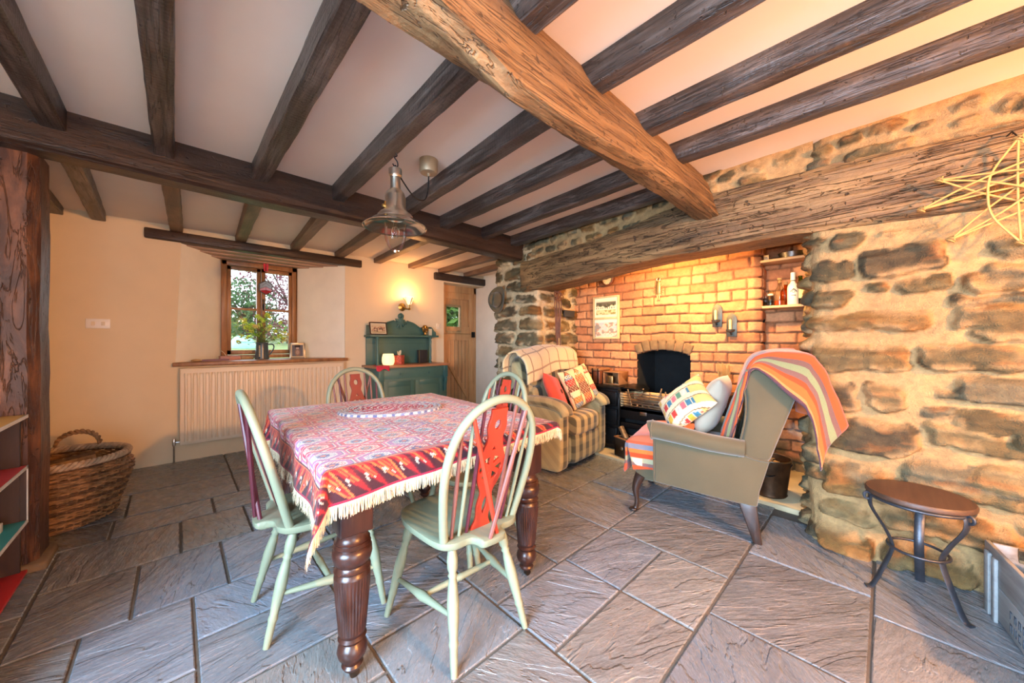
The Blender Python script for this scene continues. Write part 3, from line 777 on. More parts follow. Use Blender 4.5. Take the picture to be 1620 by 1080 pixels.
# --- tablecloth: kilim weave as vertex colours, draped
def srgb(*c): return np.array([lin(v) for v in c])
KP = dict(red=srgb(196, 40, 62), crim=srgb(164, 32, 66), navy=srgb(66, 68, 118), blue=srgb(92, 122, 160), cream=srgb(232, 212, 188), orange=srgb(220, 112, 60), maroon=srgb(84, 18, 34), pink=srgb(222, 108, 142), mauve=srgb(168, 102, 150), teal=srgb(84, 128, 134))  # field hues shifted to pink, painting in the window's sheen; border stays deep red
def kilim(x, y, edge):
    """x,y metres on the cloth; edge: distance to the hem"""
    def put(C, mask, key): C[mask] = KP[key] if isinstance(key, str) else key
    C = np.empty(x.shape + (3,)); C[:] = KP['red']
    pw, ph = .150, .122
    i = np.floor(x / pw); j = np.floor(y / ph); a = x / pw - i - .5; b = y / ph - j - .5
    par = (i + j) % 2; h = _hash(i, j, 5)
    aa, ab = np.abs(a), np.abs(b); d = aa + ab; hexd = np.maximum(aa * 1.0, (aa + ab) * .62 + ab * .2)
    st = np.floor(y * 160) % 3
    put(C, par == 1, 'pink'); put(C, (par == 1) & (h > .6), 'crim')
    put(C, hexd < .46, 'cream'); put(C, hexd < .425, 'navy'); put(C, (hexd < .40), 'mauve'); put(C, (hexd < .40) & (h > .33), 'red'); put(C, (hexd < .40) & (h > .7), 'orange')
    put(C, (hexd < .30), 'cream'); put(C, hexd < .275, 'crim'); put(C, (hexd < .275) & (par == 1), 'blue')
    dash = ((np.floor(a * 22) + np.floor(b * 18)) % 2 == 0)
    put(C, (hexd < .275) & (hexd > .15) & dash, 'cream')
    put(C, hexd < .13, 'navy'); put(C, (hexd < .13) & (h > .5), 'teal'); put(C, hexd < .06, 'orange')
    # small diamonds in the corners
    a2 = np.abs(np.abs(a) - .5); b2 = np.abs(np.abs(b) - .5); d2 = a2 * 1.1 + b2
    put(C, d2 < .22, 'navy'); put(C, d2 < .18, 'orange'); put(C, d2 < .11, 'cream'); put(C, d2 < .05, 'crim')
    ln = (np.abs(b) > .478) & (np.floor(x * 90) % 2 == 0); put(C, ln, 'cream')
    ln = (np.abs(a) > .483) & (np.floor(y * 90) % 2 == 0); put(C, ln, 'blue')
    # border: triangles and hooks
    along = x + y
    bz = edge < .13
    tri = np.abs((along / .065) % 1 - .5) * 2; e = edge / .13
    cb = np.empty_like(C); cb[:] = srgb(168, 30, 36)
    cb[tri > e] = KP['maroon']; cb[(tri > e) & (np.floor(along / .065) % 3 == 0)] = KP['orange']; cb[(tri > e + .25)] = srgb(58, 22, 34)
    hook = (np.abs(e - .35 - .2 * np.sin(along / .065 * 2 * PI)) < .045) & (np.floor(along / .0325) % 2 == 0) & (np.floor(along * 260) % 3 > 0); cb[hook] = KP['cream']
    cb[(e > .45) & (tri < .3) & (np.floor(along * 120) % 2 == 0)] = KP['orange']
    cb[(e > .90)] = KP['orange']; cb[(e > .94)] = srgb(70, 30, 50); cb[e < .08] = KP['crim']
    C[bz] = cb[bz]
    return C * (.86 + .22 * vnoise(x * 300, y * 120, 3))[..., None]
al, ar = .19, .055
def bfront(s): return .038 + .084 * np.clip(1 - s / TW, 0, 1.18)
bb = .13
ns, nt = 330, 400
sv = np.linspace(-al, TW + ar, ns)[:, None]; q = np.linspace(0, 1, nt)[None, :]
bf = bfront(sv)
tv = -bf + q * (TL + bb + bf); sv = sv + 0 * tv
ox = np.where(sv < 0, -sv, np.where(sv > TW, sv - TW, 0)); oy = np.where(tv < 0, -tv, np.where(tv > TL, tv - TL, 0))
dx = np.where(sv < 0, -1., np.where(sv > TW, 1., 0)); dy = np.where(tv < 0, -1., np.where(tv > TL, 1., 0))
o_ = np.hypot(ox, oy); osafe = np.maximum(o_, 1e-6)
corner = np.minimum(ox, oy) / osafe
wave = .008 * np.sin(tv * 17 + 1) * sstep(0, .1, ox) + .007 * np.sin(sv * 21) * sstep(0, .1, oy)
offs = .014 * sstep(0, .02, o_) + wave + .50 * corner * o_
cx = np.clip(sv, 0, TW) + ox / osafe * offs * np.abs(dx) * dx; cy = np.clip(tv, 0, TL) + oy / osafe * offs * dy
zz = TZ + .006 - np.maximum(o_ - .006 * sstep(0, .01, o_), 0) + .0015 * (fbm(sv * 14, tv * 14, 2) - .5) * (o_ == 0) * 2
edge = np.minimum(np.minimum(sv + al, TW + ar - sv), np.minimum(tv + bf, TL + bb - tv))
CC = kilim(sv + .05, tv + .02, edge)
P = np.stack([cx, cy, zz], -1)
Pw = P.copy(); cr, sr = math.cos(tb_rot), math.sin(tb_rot)
Pw[..., 0] = A_.x + P[..., 0] * cr - P[..., 1] * sr; Pw[..., 1] = A_.y + P[..., 0] * sr + P[..., 1] * cr
M['kilim'] = m_attr_cloth('kilim_cloth', .5, .3, 420)
M['kilim'].node_tree.nodes['Principled BSDF'].inputs['Sheen Weight'].default_value = .2
cloth = np_grid('tablecloth', Pw, M['kilim'], col=CC, solid=.003, off=-1)
tag(cloth, 'red patterned kilim tablecloth with cream fringe draped over the dining table', 'tablecloth')
# fringe
M['fringe'] = m_fabric('cream_fringe', rgb(226, 206, 166), .9, 400, .12, .2)
hem = [Pw[k, 0] for k in range(0, ns)] , [Pw[0, k] for k in range(0, nt)], [Pw[-1, k] for k in range(0, nt)], [Pw[k, -1] for k in range(0, ns)]
fr = MB(); rf = random.Random(4)
cen = Vector(ctr)
for line in hem:
    pts = np.array(line); L = np.r_[0, np.cumsum(np.linalg.norm(np.diff(pts, axis=0), axis=1))]
    for s in np.arange(0, L[-1], .0019):
        p = Vector([np.interp(s, L, pts[:, c]) for c in range(3)]); p2 = Vector([np.interp(s + .004, L, pts[:, c]) for c in range(3)])
        t = (p2 - p).normalized() if (p2 - p).length > 0 else Vector((1, 0, 0))
        t.z *= .4
        outw = (p - cen); outw.z = 0; outw.normalize()
        ln = rf.uniform(.040, .050); wv = .0014
        d = Vector((rf.uniform(-.10, .10), rf.uniform(-.10, .10), -1)) * ln + outw * rf.uniform(-.004, .010)
        p = p + outw * .002 + Vector((0, 0, .003)); m_ = p + d * .5 + outw * rf.uniform(-.003, .004)
        fr.add([p - t * wv, p + t * wv, m_ + t * wv * .9, m_ - t * wv * .9, p + d + t * wv * .5, p + d - t * wv * .5], [(0, 1, 2, 3), (3, 2, 4, 5)])
fr.build('fringe', M['fringe'], cloth, weld=False, smooth=None)

# --- braided oval placemat
pm_c = Vector((.945, 2.035, TZ + .0135))
vs = []; nr, na = 66, 300
rho = np.linspace(.02, 1, nr)[:, None]; th = np.linspace(0, 2 * PI, na, endpoint=False)[None]
rx, ry = .297, .205
nring = 11; ring = rho * nring; fr_ = ring % 1
braid = np.abs(np.sin(th * 60 * (.25 + rho) + np.floor(ring) * 1.3))
hz = .0085 * np.sqrt(np.clip(1 - (2 * fr_ - 1) ** 2, 0, 1)) * (.72 + .28 * braid)
tw = (np.floor(th * 30 * (.3 + rho) / PI * 1.0 + ring * .5 + fr_ * .8) % 4)
pal = [[srgb(168, 40, 62), srgb(226, 214, 204), srgb(120, 50, 82), srgb(196, 84, 96)], [srgb(230, 222, 212), srgb(120, 130, 160), srgb(214, 198, 190), srgb(92, 98, 134)]]
Cc = np.zeros((nr, na, 3)); band = np.broadcast_to(np.floor(ring), (nr, na)); twb = np.broadcast_to(tw, (nr, na))
for k in range(4):
    Cc[(twb == k) & ((band < 7) | (band == 8))] = pal[0][k]; Cc[(twb == k) & ((band == 7) | (band > 8))] = pal[1][k]
Pm = np.stack([rx * rho * np.cos(th), ry * rho * np.sin(th), np.broadcast_to(hz, (nr, na))], -1)
rim = Pm[-1:].copy(); rim[..., 2] = -.006
Pm = np.concatenate([Pm, rim], 0); Cc = np.concatenate([Cc, Cc[-1:]], 0)
M['braid'] = m_attr_cloth('braided_cotton', .85, .3, 300)
Pm = np.concatenate([Pm, Pm[:, :1]], 1); Cc = np.concatenate([Cc, Cc[:, :1]], 1)
pm = np_grid('placemat', Pm, M['braid'], col=Cc, flip=False)
pm.location = pm_c; pm.location.z = TZ + .0125; pm.rotation_euler = (0, 0, -math.radians(20))
tag(pm, 'oval braided placemat in red, white and blue lying on the tablecloth', 'placemat')

# ================================================================ wheelback chairs
M['sage'] = m_flat('sage_paint', rgb(134, 141, 116), .42, var=.03, scale=4, bump=.03)
M['spin_b'] = m_flat('spindle_brown', rgb(124, 78, 68), .45, var=.08)
M['spin_m'] = m_flat('spindle_maroon', rgb(88, 34, 44), .45, var=.08)
M['splat_r'] = m_flat('splat_red', rgb(186, 58, 36), .4, var=.05)
M['splat_d'] = m_flat('splat_maroon', rgb(118, 40, 40), .4, var=.05)
SZ, LEAN = .452, .27
def lean(x, z): return (x, -.135 - (z - SZ) * LEAN, z)
bow_pts = [(-.165, SZ - .02), (-.188, .56), (-.203, .68), (-.200, .78), (-.176, .87), (-.128, .935), (-.065, .973), (0, .985)]
bow_pts = bow_pts + [(-x, z) for x, z in reversed(bow_pts[:-1])]
bow3 = catmull([lean(x, z) for x, z in bow_pts], 6)
def bow_z(x):
    c = [(p.x, p.z) for p in bow3 if p.z > .75]
    return np.interp(x, [q[0] for q in c], [q[1] for q in c])
def wheel_splat(parent, mat):
    prof = [(0, .050), (.02, .036), (.05, .027), (.10, .037), (.145, .028), (.165, .024), (.185, .040), (.215, .052), (.24, .062), (.27, .072), (.30, .066), (.33, .052), (.345, .044), (.36, .046), (.375, .036), (.395, .030), (.42, .040), (.45, .046), (.48, .034), (.515, .036)]
    ys = np.linspace(0, .515, 90); xs = np.interp(ys, *zip(*prof)); k = np.ones(7) / 7; xs = np.convolve(np.pad(xs, 3, 'edge'), k, 'valid')
    outer = [(x, y) for x, y in zip(xs, ys)] + [(-x, y) for x, y in zip(xs[::-1], ys[::-1])]
    holes = []
    for j in range(6):
        a = 2 * PI * (j + .5) / 6 + PI / 2; hw = .36
        r0, r1 = .016, .052
        holes.append([(r0 * math.cos(a), .268 + r0 * math.sin(a)), (r1 * math.cos(a - hw), .268 + r1 * math.sin(a - hw)), (r1 * 1.05 * math.cos(a), .268 + r1 * 1.05 * math.sin(a)), (r1 * math.cos(a + hw), .268 + r1 * math.sin(a + hw))])
    holes.append([(-.011, .345), (.011, .345), (0, .365)]); holes.append([(-.011, .197), (.011, .197), (0, .178)])
    holes.append([(.013 * math.sin(PI * t) * s, .06 + .09 * (t if s > 0 else 1 - t)) for s in (1, -1) for t in [q / 8 for q in range(8)]])
    holes.append([(.016 * math.cos(a), .452 + .022 * math.sin(a)) for a in [2 * PI * q / 12 for q in range(12)]])
    ax = math.atan(LEAN)
    Mx = T(0, -.128, SZ - .003) @ Matrix.Rotation(PI / 2 + ax, 4, 'X')
    return curve_plate('splat', [outer] + holes, .010, mat, parent, Mx, bevel=.001)
LEG = [(0, .014), (.07, .016), (.15, .0215), (.22, .0195), (.25, .014), (.27, .019), (.29, .014), (.34, .018), (.48, .023), (.62, .020), (.74, .0155), (.77, .0185), (.80, .0150), (.9, .0145), (1, .012)]
def turned(m, p, q, prof, n=12):
    P, Q = Vector(p), Vector(q); m.tube([P.lerp(Q, t) for t, r in prof], [r for t, r in prof], n)
def make_chair(label, loc, rot, splat_mat, left, right, brace=('splat_r', 'splat_r')):
    c = thing('dining_chair', label, 'chair', (*loc, 0), math.radians(rot), 'wheelback chairs around the table')
    half = [(.0, .262), (.08, .258), (.15, .235), (.19, .20), (.213, .13), (.216, .06), (.208, -.03), (.198, -.10), (.180, -.145), (.14, -.172), (.095, -.172), (.07, -.18), (.058, -.205), (.05, -.232), (0, -.238)]
    poly = [(p.x, p.y) for p in catmull([(x, y, 0) for x, y in half], 3)]
    poly = poly[:-1] + [(-x, y) for x, y in reversed(poly)][:-1]
    # dished seat
    m = MB(); n = len(poly); vs = []; fs = []
    for k, sc in enumerate((.25, .5, .72, .86, .95, 1.0)):
        for x, y in poly:
            yy = (y - .03) * sc + .03; vs.append((x * sc, yy, SZ - .012 * (1 - sc ** 2) * (1 if y > -.17 else .5) - (.004 if sc == 1.0 else 0)))
    for sc, z in ((1.0, SZ - .026), (.95, SZ - .036), (.5, SZ - .036)):
        for x, y in poly: vs.append((x * sc, (y - .03) * sc + .03, z))
    for k in range(8):
        for j in range(n): fs.append((k * n + j, k * n + (j + 1) % n, (k + 1) * n + (j + 1) % n, (k + 1) * n + j))
    fs.append(tuple(range(n - 1, -1, -1))); fs.append(tuple(range(8 * n, 9 * n)))
    m.add(vs, fs); m.build('seat', M['sage'], c, smooth=60)
    MB().tube(bow3, .0165, 12, flat=1.0).build('bow', M['sage'], c, smooth=60)
    lab(wheel_splat(c, splat_mat), 'pierced wheel splat')
    for s, mats in ((-1, left), (1, right)):
        for k, mt in enumerate(mats):
            xb = s * (.068 + .034 * k); xt = s * (.075 + .043 * k)
            zt = bow_z(xt) - .006
            m = MB(); a, b = Vector(lean(xb, SZ - .012)), Vector(lean(xt, zt))
            m.tube([a.lerp(b, t) for t in (0, .2, .45, .8, 1)], [.0065, .0078, .0085, .007, .006], 8); m.build('spindle', M[mt], c)
    for s, mt in zip((-1, 1), brace):
        a = Vector((-s * .022, -.214 - (.012 if s > 0 else 0), SZ - .01)); x = s * .125; b = Vector(lean(x, bow_z(x) - .01)); b.y -= .008
        m = MB(); m.tube([a.lerp(b, t) for t in (0, .5, 1)], [.0085, .0095, .008], 8); m.build('brace', M[mt], c)
    feet = []
    for sx, sy in ((-1, -1), (1, -1), (-1, 1), (1, 1)):
        top = Vector((sx * (.115 if sy < 0 else .15), -.105 if sy < 0 else .175, SZ - .030)); foot = Vector((sx * (.172 if sy < 0 else .245), -.215 if sy < 0 else .225, .0))
        m = MB(); turned(m, top, foot, LEG); m.build('leg', M['sage'], c, smooth=60); feet.append((top, foot))
    mid = []
    for a, b in ((0, 2), (1, 3)):
        p = feet[a][0].lerp(feet[a][1], .58); q = feet[b][0].lerp(feet[b][1], .62)
        m = MB(); turned(m, p, q, [(0, .008), (.12, .010), (.35, .014), (.5, .020), (.65, .014), (.88, .010), (1, .008)], 10); m.build('stretcher', M['sage'], c, smooth=60)
        mid.append(p.lerp(q, .5))
    m = MB(); turned(m, mid[0], mid[1], [(0, .009), (.2, .012), (.48, .014), (.5, .016), (.52, .014), (.8, .012), (1, .009)], 10); m.build('stretcher', M['sage'], c, smooth=60)
    return c
make_chair('sage green wheelback chair nearest the camera, bright red splat, back turned to us', (.905, 1.265), -3, M['splat_r'], ('spin_m', 'sage', 'spin_b'), ('spin_b', 'spin_m', 'sage'), ('splat_r', 'spin_b'))
make_chair('sage green wheelback chair at the table side facing the fireplace, seen edge on', (.475, 1.835), -91, M['splat_r'], ('spin_m', 'sage', 'splat_r'), ('spin_m', 'spin_m', 'spin_m'), ('spin_m', 'spin_m'))
make_chair('sage green wheelback chair at the far end of the table in front of the radiator', (1.01, 2.57), 180, M['splat_d'], ('spin_b', 'spin_b', 'spin_m'), ('spin_b', 'spin_m', 'spin_b'), ('spin_b', 'spin_b'))
make_chair('sage green wheelback chair between the table and the plaid recliner', (1.33, 1.72), 90, M['splat_r'], ('spin_m', 'sage', 'spin_m'), ('spin_m', 'sage', 'splat_r'), ('spin_m', 'spin_m'))
# ================================================================ upholstery helpers
def soft_box(x0, x1, y0, y1, z0, z1, p=.35, nu=32, nv=20, Mx=None):
    m = MB(); m.ell(((x0 + x1) / 2, (y0 + y1) / 2, (z0 + z1) / 2), ((x1 - x0) / 2, (y1 - y0) / 2, (z1 - z0) / 2), nu, nv, p, Mx); return m
def m_plaid(name, dark, light, line, px=.125, lines=True):
    n = N(name); tc = n.n('ShaderNodeTexCoord'); sp = n.n('ShaderNodeSeparateXYZ'); n.l(tc.outputs['Object'], sp.inputs[0])
    fx = n.math('FRACT', n.math('ADD', n.math('MULTIPLY', sp.outputs[0], 1 / px), 10.2))
    fy = n.math('FRACT', n.math('ADD', n.math('MULTIPLY', n.math('SUBTRACT', sp.outputs[2], sp.outputs[1]), 1 / px), 10.0))
    st = [(0, (0, 0, 0)), (.42, (0, 0, 0)), (.50, (1, 1, 1)), (.92, (1, 1, 1)), (1.0, (0, 0, 0))]
    a = n.ramp(fx, st); b = n.ramp(fy, st)
    f = n.math('ADD', n.math('MULTIPLY', a, .78), n.math('MULTIPLY', b, .22))
    c = n.ramp(f, [(.0, dark), (.35, tuple(d * .6 + l * .4 for d, l in zip(dark, light))), (.7, tuple(d * .25 + l * .75 for d, l in zip(dark, light))), (1, light)])
    v = n.coord(); fine = n.noise(v, 320, 2)
    c = n.mix(.3, c, n.ramp(fine, [(.3, (.35, .35, .35)), (.7, (1, 1, 1))]), 'MULTIPLY')
    n.col(c); n.bump(fine, .25, .002)
    return n.set(Roughness=.9, Sheen_Weight=.3, Specular_IOR_Level=.2)
M['plaid'] = m_plaid('plaid_upholstery', rgb(72, 66, 48), rgb(182, 162, 116), None)
M['tan_check'] = m_plaid('tan_check_wool', rgb(158, 126, 84), rgb(222, 196, 148), None, .16)
def mk_windowpane():
    n = N('tan_windowpane_wool'); uv = n.n('ShaderNodeUVMap'); sp = n.n('ShaderNodeSeparateXYZ'); n.l(uv.outputs[0], sp.inputs[0])
    def ln(o, k): 
        f = n.math('FRACT', n.math('MULTIPLY', o, k)); return n.ramp(f, [(.44, (0, 0, 0)), (.47, (1, 1, 1)), (.53, (1, 1, 1)), (.56, (0, 0, 0))])
    f = n.math('MAXIMUM', ln(sp.outputs[0], 6), ln(sp.outputs[1], 4))
    c = n.mix(f, rgb(218, 190, 142), rgb(150, 122, 88)); v = n.coord(); fine = n.noise(v, 240, 3)
    c = n.mix(.3, c, n.ramp(fine, [(.3, (.4, .4, .4)), (.7, (1, 1, 1))]), 'MULTIPLY'); n.col(c); n.bump(fine, .4, .003)
    return n.set(Roughness=.95, Sheen_Weight=.4, Specular_IOR_Level=.1)
M['windowpane'] = mk_windowpane()
M['red_cloth'] = m_fabric('coral_red_cotton', rgb(214, 74, 52), .85, 260, .06, .2)
M['button'] = m_flat('brown_button', rgb(88, 52, 30), .4)
M['wing'] = m_fabric('olive_grey_velvet', rgb(86, 80, 60), .75, 420, .08, .2, 5, .5)
M['grey_cloth'] = m_fabric('grey_cushion_cotton', rgb(186, 176, 156), .85, 260, .06, .2)
M['darkleg'] = m_wood('dark_chair_leg', [(.3, (.012, .007, .006)), (.7, (.05, .026, .018))], 'Z', .3, 8, .08)
M['dark_gap'] = m_flat('dark_lining', (.02, .018, .016, 1), .9)

# ================================================================ plaid recliner
rec = thing('recliner', 'plaid recliner armchair in olive and beige checks beside the range', 'armchair', (2.885, 2.335, 0), math.radians(6))
soft_box(-.44, .44, -.26, .25, .03, .42, .16).build('body', M['plaid'], rec, smooth=70)
for s in (-1, 1):
    a = soft_box(s * .375 - .078, s * .375 + .078, -.315, .245, .02, .60, .22, 28, 18).build('arm', M['plaid'], rec, smooth=70)
    m = MB(); pts = [(s * .375, .25, .615), (s * .375, .10, .628), (s * .375, -.1, .628), (s * .375, -.24, .612), (s * .375, -.315, .578), (s * .375, -.338, .53)]
    pp = catmull(pts, 5); m.tube(pp, [.05 + .048 * math.sin(PI * min(1, .12 + .82 * i / len(pp))) ** .5 for i in range(len(pp))], 18, flat=.55, up=(0, 0, 1)); m.build('arm_pad', M['plaid'], a, smooth=80)
soft_box(-.30, .30, -.355, .16, .30, .505, .42, 36, 20).build('seat_cushion', M['plaid'], rec, smooth=80)
soft_box(-.297, .297, -.335, -.20, .055, .345, .38, 32, 18).build('footrest', M['plaid'], rec, smooth=80)
tilt = T(0, .085, .42) @ Matrix.Rotation(math.radians(-9), 4, 'X')
bk = soft_box(-.42, .42, -.015, .15, .0, .66, .30, 36, 22, tilt).build('backrest', M['plaid'], rec, smooth=80)
soft_box(-.36, .36, -.085, .06, .06, .34, .5, 32, 18, tilt).build('back_pad', M['plaid'], bk, smooth=80)
soft_box(-.375, .375, -.09, .06, .32, .66, .5, 32, 18, tilt).build('head_pad', M['plaid'], bk, smooth=80)
MB().box(-.40, .40, -.24, .26, .0, .04).build('plinth', M['dark_gap'], rec)
def sheet(name, fn, nu, nv, mat, thick, label=None, cat=None, parent=None, group=None, wob=0, seed=1):
    P = np.array([[fn(i / (nu - 1), j / (nv - 1)) for j in range(nv)] for i in range(nu)], float)
    if wob:
        U = np.linspace(0, 1, nu)[:, None] * 6; V = np.linspace(0, 1, nv)[None] * 6
        for k in range(3): P[..., k] += (fbm(U + k * 9, V, seed + k) - .5) * wob
    o = np_grid(name, P, mat, parent=parent, solid=thick, off=0)
    if label: tag(o, label, cat, group)
    return o
def interp_path(pts, t):
    P = [Vector(p) for p in pts]; d = [0]
    for a, b in zip(P, P[1:]): d.append(d[-1] + (b - a).length)
    s = t * d[-1]
    for i in range(len(P) - 1):
        if s <= d[i + 1] or i == len(P) - 2:
            q = (s - d[i]) / max(1e-9, d[i + 1] - d[i]); return P[i].lerp(P[i + 1], q)
# tan blanket over the top of the recliner back
rw = rec.location; RM = T(*rw) @ Rz(math.radians(6))
bpath = catmull([(0, .030, .885), (0, .036, .93), (0, .048, 1.00), (0, .075, 1.095), (0, .165, 1.142), (0, .275, 1.128), (0, .338, 1.06), (0, .348, .97), (0, .348, .88)], 5)
def tan(u, v):
    p = interp_path(bpath, v); x = -.475 + .95 * u
    sag = .02 * (abs(2 * u - 1) ** 6) + .008 * math.sin(u * 9)
    skew = .055 * (u - .5) * (1 - v) * 2
    e = 1 if v < .45 else .35
    return RM @ Vector((x, p.y - .012 * math.sin(u * 11) * (1 - v), p.z - sag * 2 + skew * e))
sheet('blanket', tan, 40, 46, M['windowpane'], .016, 'tan wool blanket with thin brown windowpane checks over the recliner top', 'blanket', wob=.02, seed=7)

def cushion(name, w, h, t, Mx, mat, col=None, n=36, parent=None):
    """two-sided pillow; Mx places it (local X width, Y height, Z normal)"""
    m_ = np.linspace(-1, 1, n)
    U, V = np.meshgrid(m_, m_, indexing='ij')
    th = t * np.clip((1 - U ** 4) * (1 - V ** 4), 0, 1) ** .55
    pinch = 1 - .07 * (1 - np.abs(V) ** 2) * np.abs(U) ** 3; pinch2 = 1 - .07 * (1 - np.abs(U) ** 2) * np.abs(V) ** 3
    X = U * w / 2 * pinch; Y = V * h / 2 * pinch2
    wr = (fbm(U * 3 + 5, V * 3, 9) - .5) * .012 * (th / t)
    F = np.stack([X, Y, th + wr], -1); B = np.stack([X, Y, -th], -1)[:, ::-1]
    A = np.concatenate([F, B], 1)
    c = None
    if col is not None: c = np.concatenate([col(U, V), col(U[:, ::-1], V[:, ::-1])], 1)
    o = np_grid(name, A, mat, parent=parent, col=c, smooth=180)
    bm = bmesh.new(); bm.from_mesh(o.data); bmesh.ops.remove_doubles(bm, verts=bm.verts, dist=1e-5); bm.to_mesh(o.data); bm.free()
    o.matrix_local = Mx
    return o
def frame_m(loc, xdir, ydir):
    x = Vector(xdir).normalized(); y = Vector(ydir); y = (y - x * y.dot(x)).normalized(); z = x.cross(y)
    m = Matrix((x, y, z)).transposed().to_4x4(); m.translation = Vector(loc); return m
rc = cushion('cushion', .40, .40, .062, RM @ frame_m((-.165, -.075, .685), (.93, .33, -.20), (-.05, .42, .9)), M['red_cloth'])
tag(rc, 'coral red cushion with a brown button on the plaid recliner', 'cushion')
b = MB(); b.lathe([(.006, .062), (.022, .062), (.024, .066), (.02, .07), (.006, .067)], 18); bo = b.build('button', M['button'], rc)
def owl(U, V):
    x = (U + 1) / 2; y = (V + 1) / 2
    C = np.empty(U.shape + (3,)); C[:] = srgb(226, 200, 150)
    col_i = np.floor(x * 3); fx = x * 3 - col_i - .5
    bell = .42 * np.sqrt(np.clip(1 - ((y - .42) / .52) ** 2, 0, 1)) + .04 * np.sin(y * 20)
    body = np.abs(fx) < bell
    j = np.floor(y * 7); pal = [srgb(196, 92, 44), srgb(170, 50, 40), srgb(226, 150, 70), srgb(232, 206, 160), srgb(116, 60, 40), srgb(110, 130, 150), srgb(222, 120, 52)]
    h = _hash(col_i + 3, j, 4)
    for k in range(7): 
        mk = body & (np.floor(h * 6.99) == k); C[mk] = pal[k]
    det = body & ((np.floor(fx * 14) + np.floor(y * 28)) % 3 == 0); C[det] = C[det] * .6 + srgb(240, 220, 180) * .4
    C[np.abs(np.abs(fx) - bell) < .028] = srgb(60, 48, 36)
    ey = np.hypot(np.abs(fx) - .16, (y - .80) * 3); C[ey < .11] = srgb(240, 224, 190); C[ey < .05] = srgb(70, 60, 50)
    C[(y < .13) & (x > .75)] = srgb(70, 110, 110)
    return C
M['print'] = m_attr_cloth('printed_cushion', .8, .3, 300)
pc = cushion('cushion', .42, .42, .06, RM @ frame_m((.175, -.145, .735), (.94, -.20, .20), (-.16, .45, .88)), M['print'], owl, 64)
tag(pc, 'orange and cream printed cushion standing on the right arm of the plaid recliner', 'cushion')

# ================================================================ wing armchair
WC = (2.737, .954, 0); WA = math.radians(13.7); WM = T(*WC) @ Rz(WA)
wing = thing('wing_armchair', 'olive grey wingback armchair seen from its side in front of the hearth', 'armchair', WC, WA)
def yz_prism(m, poly, x0, x1): 
    n = len(poly); vs = [(x0, y, z) for y, z in poly] + [(x1, y, z) for y, z in poly]
    m.add(vs, [tuple(range(n - 1, -1, -1)), tuple(range(n, 2 * n))] + [(i, (i + 1) % n, (i + 1) % n + n, i + n) for i in range(n)])
    return m
side = [(p.x, p.y) for p in [Vector((y, z, 0)) for y, z in ((.212, .245), (.214, .40), (.212, .585), (.0, .56), (-.29, .535), (-.425, .50), (-.40, .40), (-.376, .31), (-.365, .215), (-.15, .222))]]
wg = [(-.265, .50), (-.285, .60), (-.31, .74), (-.312, .86), (-.298, .96), (-.31, 1.01), (-.36, 1.045), (-.46, 1.075), (-.575, 1.075), (-.585, 1.03), (-.56, .93), (-.535, .845), (-.47, .64), (-.425, .497), (-.35, .49)]
for s in (-1, 1):
    yz_prism(MB(), side, s * .285, s * .335).build('side_panel', M['wing'], wing, bevel=.012, seg=3)
    w_ = yz_prism(MB(), wg, s * .262, s * .338).build('wing', M['wing'], wing, bevel=.022, seg=4)
    cur = catmull([(s * .338, y + .006, z) for y, z in wg[:9]], 4)
    pi_ = MB().tube(cur, .0055, 6).tube(catmull([(s * .338, y, z) for y, z in ((-.268, .505), (-.30, .515), (-.36, .50), (-.425, .497))], 4), .0055, 6)
    pi_.build('piping', M['wing'], w_)
    arm = catmull([(s * .345, .232, .600), (s * .345, .20, .604), (s * .345, .05, .588), (s * .343, -.12, .566), (s * .335, -.30, .556)], 5)
    am = MB().tube(arm, [.030] + [.064 - .014 * i / len(arm) for i in range(1, len(arm))], 18, up=(0, 0, 1)).build('arm', M['wing'], wing, smooth=70)
    MB().tube([(s * .345 + .063 * math.cos(a), .222, .602 + .063 * math.sin(a)) for a in [2 * PI * k / 24 for k in range(24)]], .005, 6, closed=True).tube([(s * .338, .214, .55), (s * .338, .215, .40), (s * .338, .214, .25)], .005, 6).build('piping', M['wing'], am)
yz_prism(MB(), [(-.27, .42), (-.33, .70), (-.40, 1.02), (-.44, 1.065), (-.56, 1.07), (-.575, 1.03), (-.535, .845), (-.425, .497), (-.375, .31), (-.365, .22), (-.28, .22)], -.275, .275).build('backrest', M['wing'], wing, bevel=.02, seg=3)
yz_prism(MB(), [(-.33, .22), (.345, .225), (.352, .30), (.345, .40), (-.30, .40)], -.283, .283).build('seat_rail', M['wing'], wing, bevel=.012)
soft_box(-.275, .275, -.26, .385, .37, .515, .30, 36, 16).build('seat_cushion', M['wing'], wing, smooth=80)
for s in (-1, 1):
    m = MB(); P_ = catmull([(s * .265, .315, .255), (s * .272, .335, .21), (s * .285, .348, .15), (s * .287, .338, .08), (s * .292, .345, .025), (s * .302, .36, .008)], 5)
    m.tube(P_, [.040 - .024 * min(1, i / (len(P_) * .55)) + .006 * max(0, (i / len(P_) - .75) * 4) for i in range(len(P_))], 12)
    m.ell((s * .302, .36, .014), (.026, .03, .014), 14, 8); m.build('leg', M['darkleg'], wing, smooth=70)
    m = MB(); m.hexa([(s * .325 - .019, -.388, 0), (s * .325 + .019, -.388, 0), (s * .325 + .019, -.345, 0), (s * .325 - .019, -.345, 0), (s * .29 - .032, -.36, .235), (s * .29 + .032, -.36, .235), (s * .29 + .032, -.265, .235), (s * .29 - .032, -.265, .235)])
    m.add([], []); m.build('leg', M['darkleg'], wing, bevel=.006)

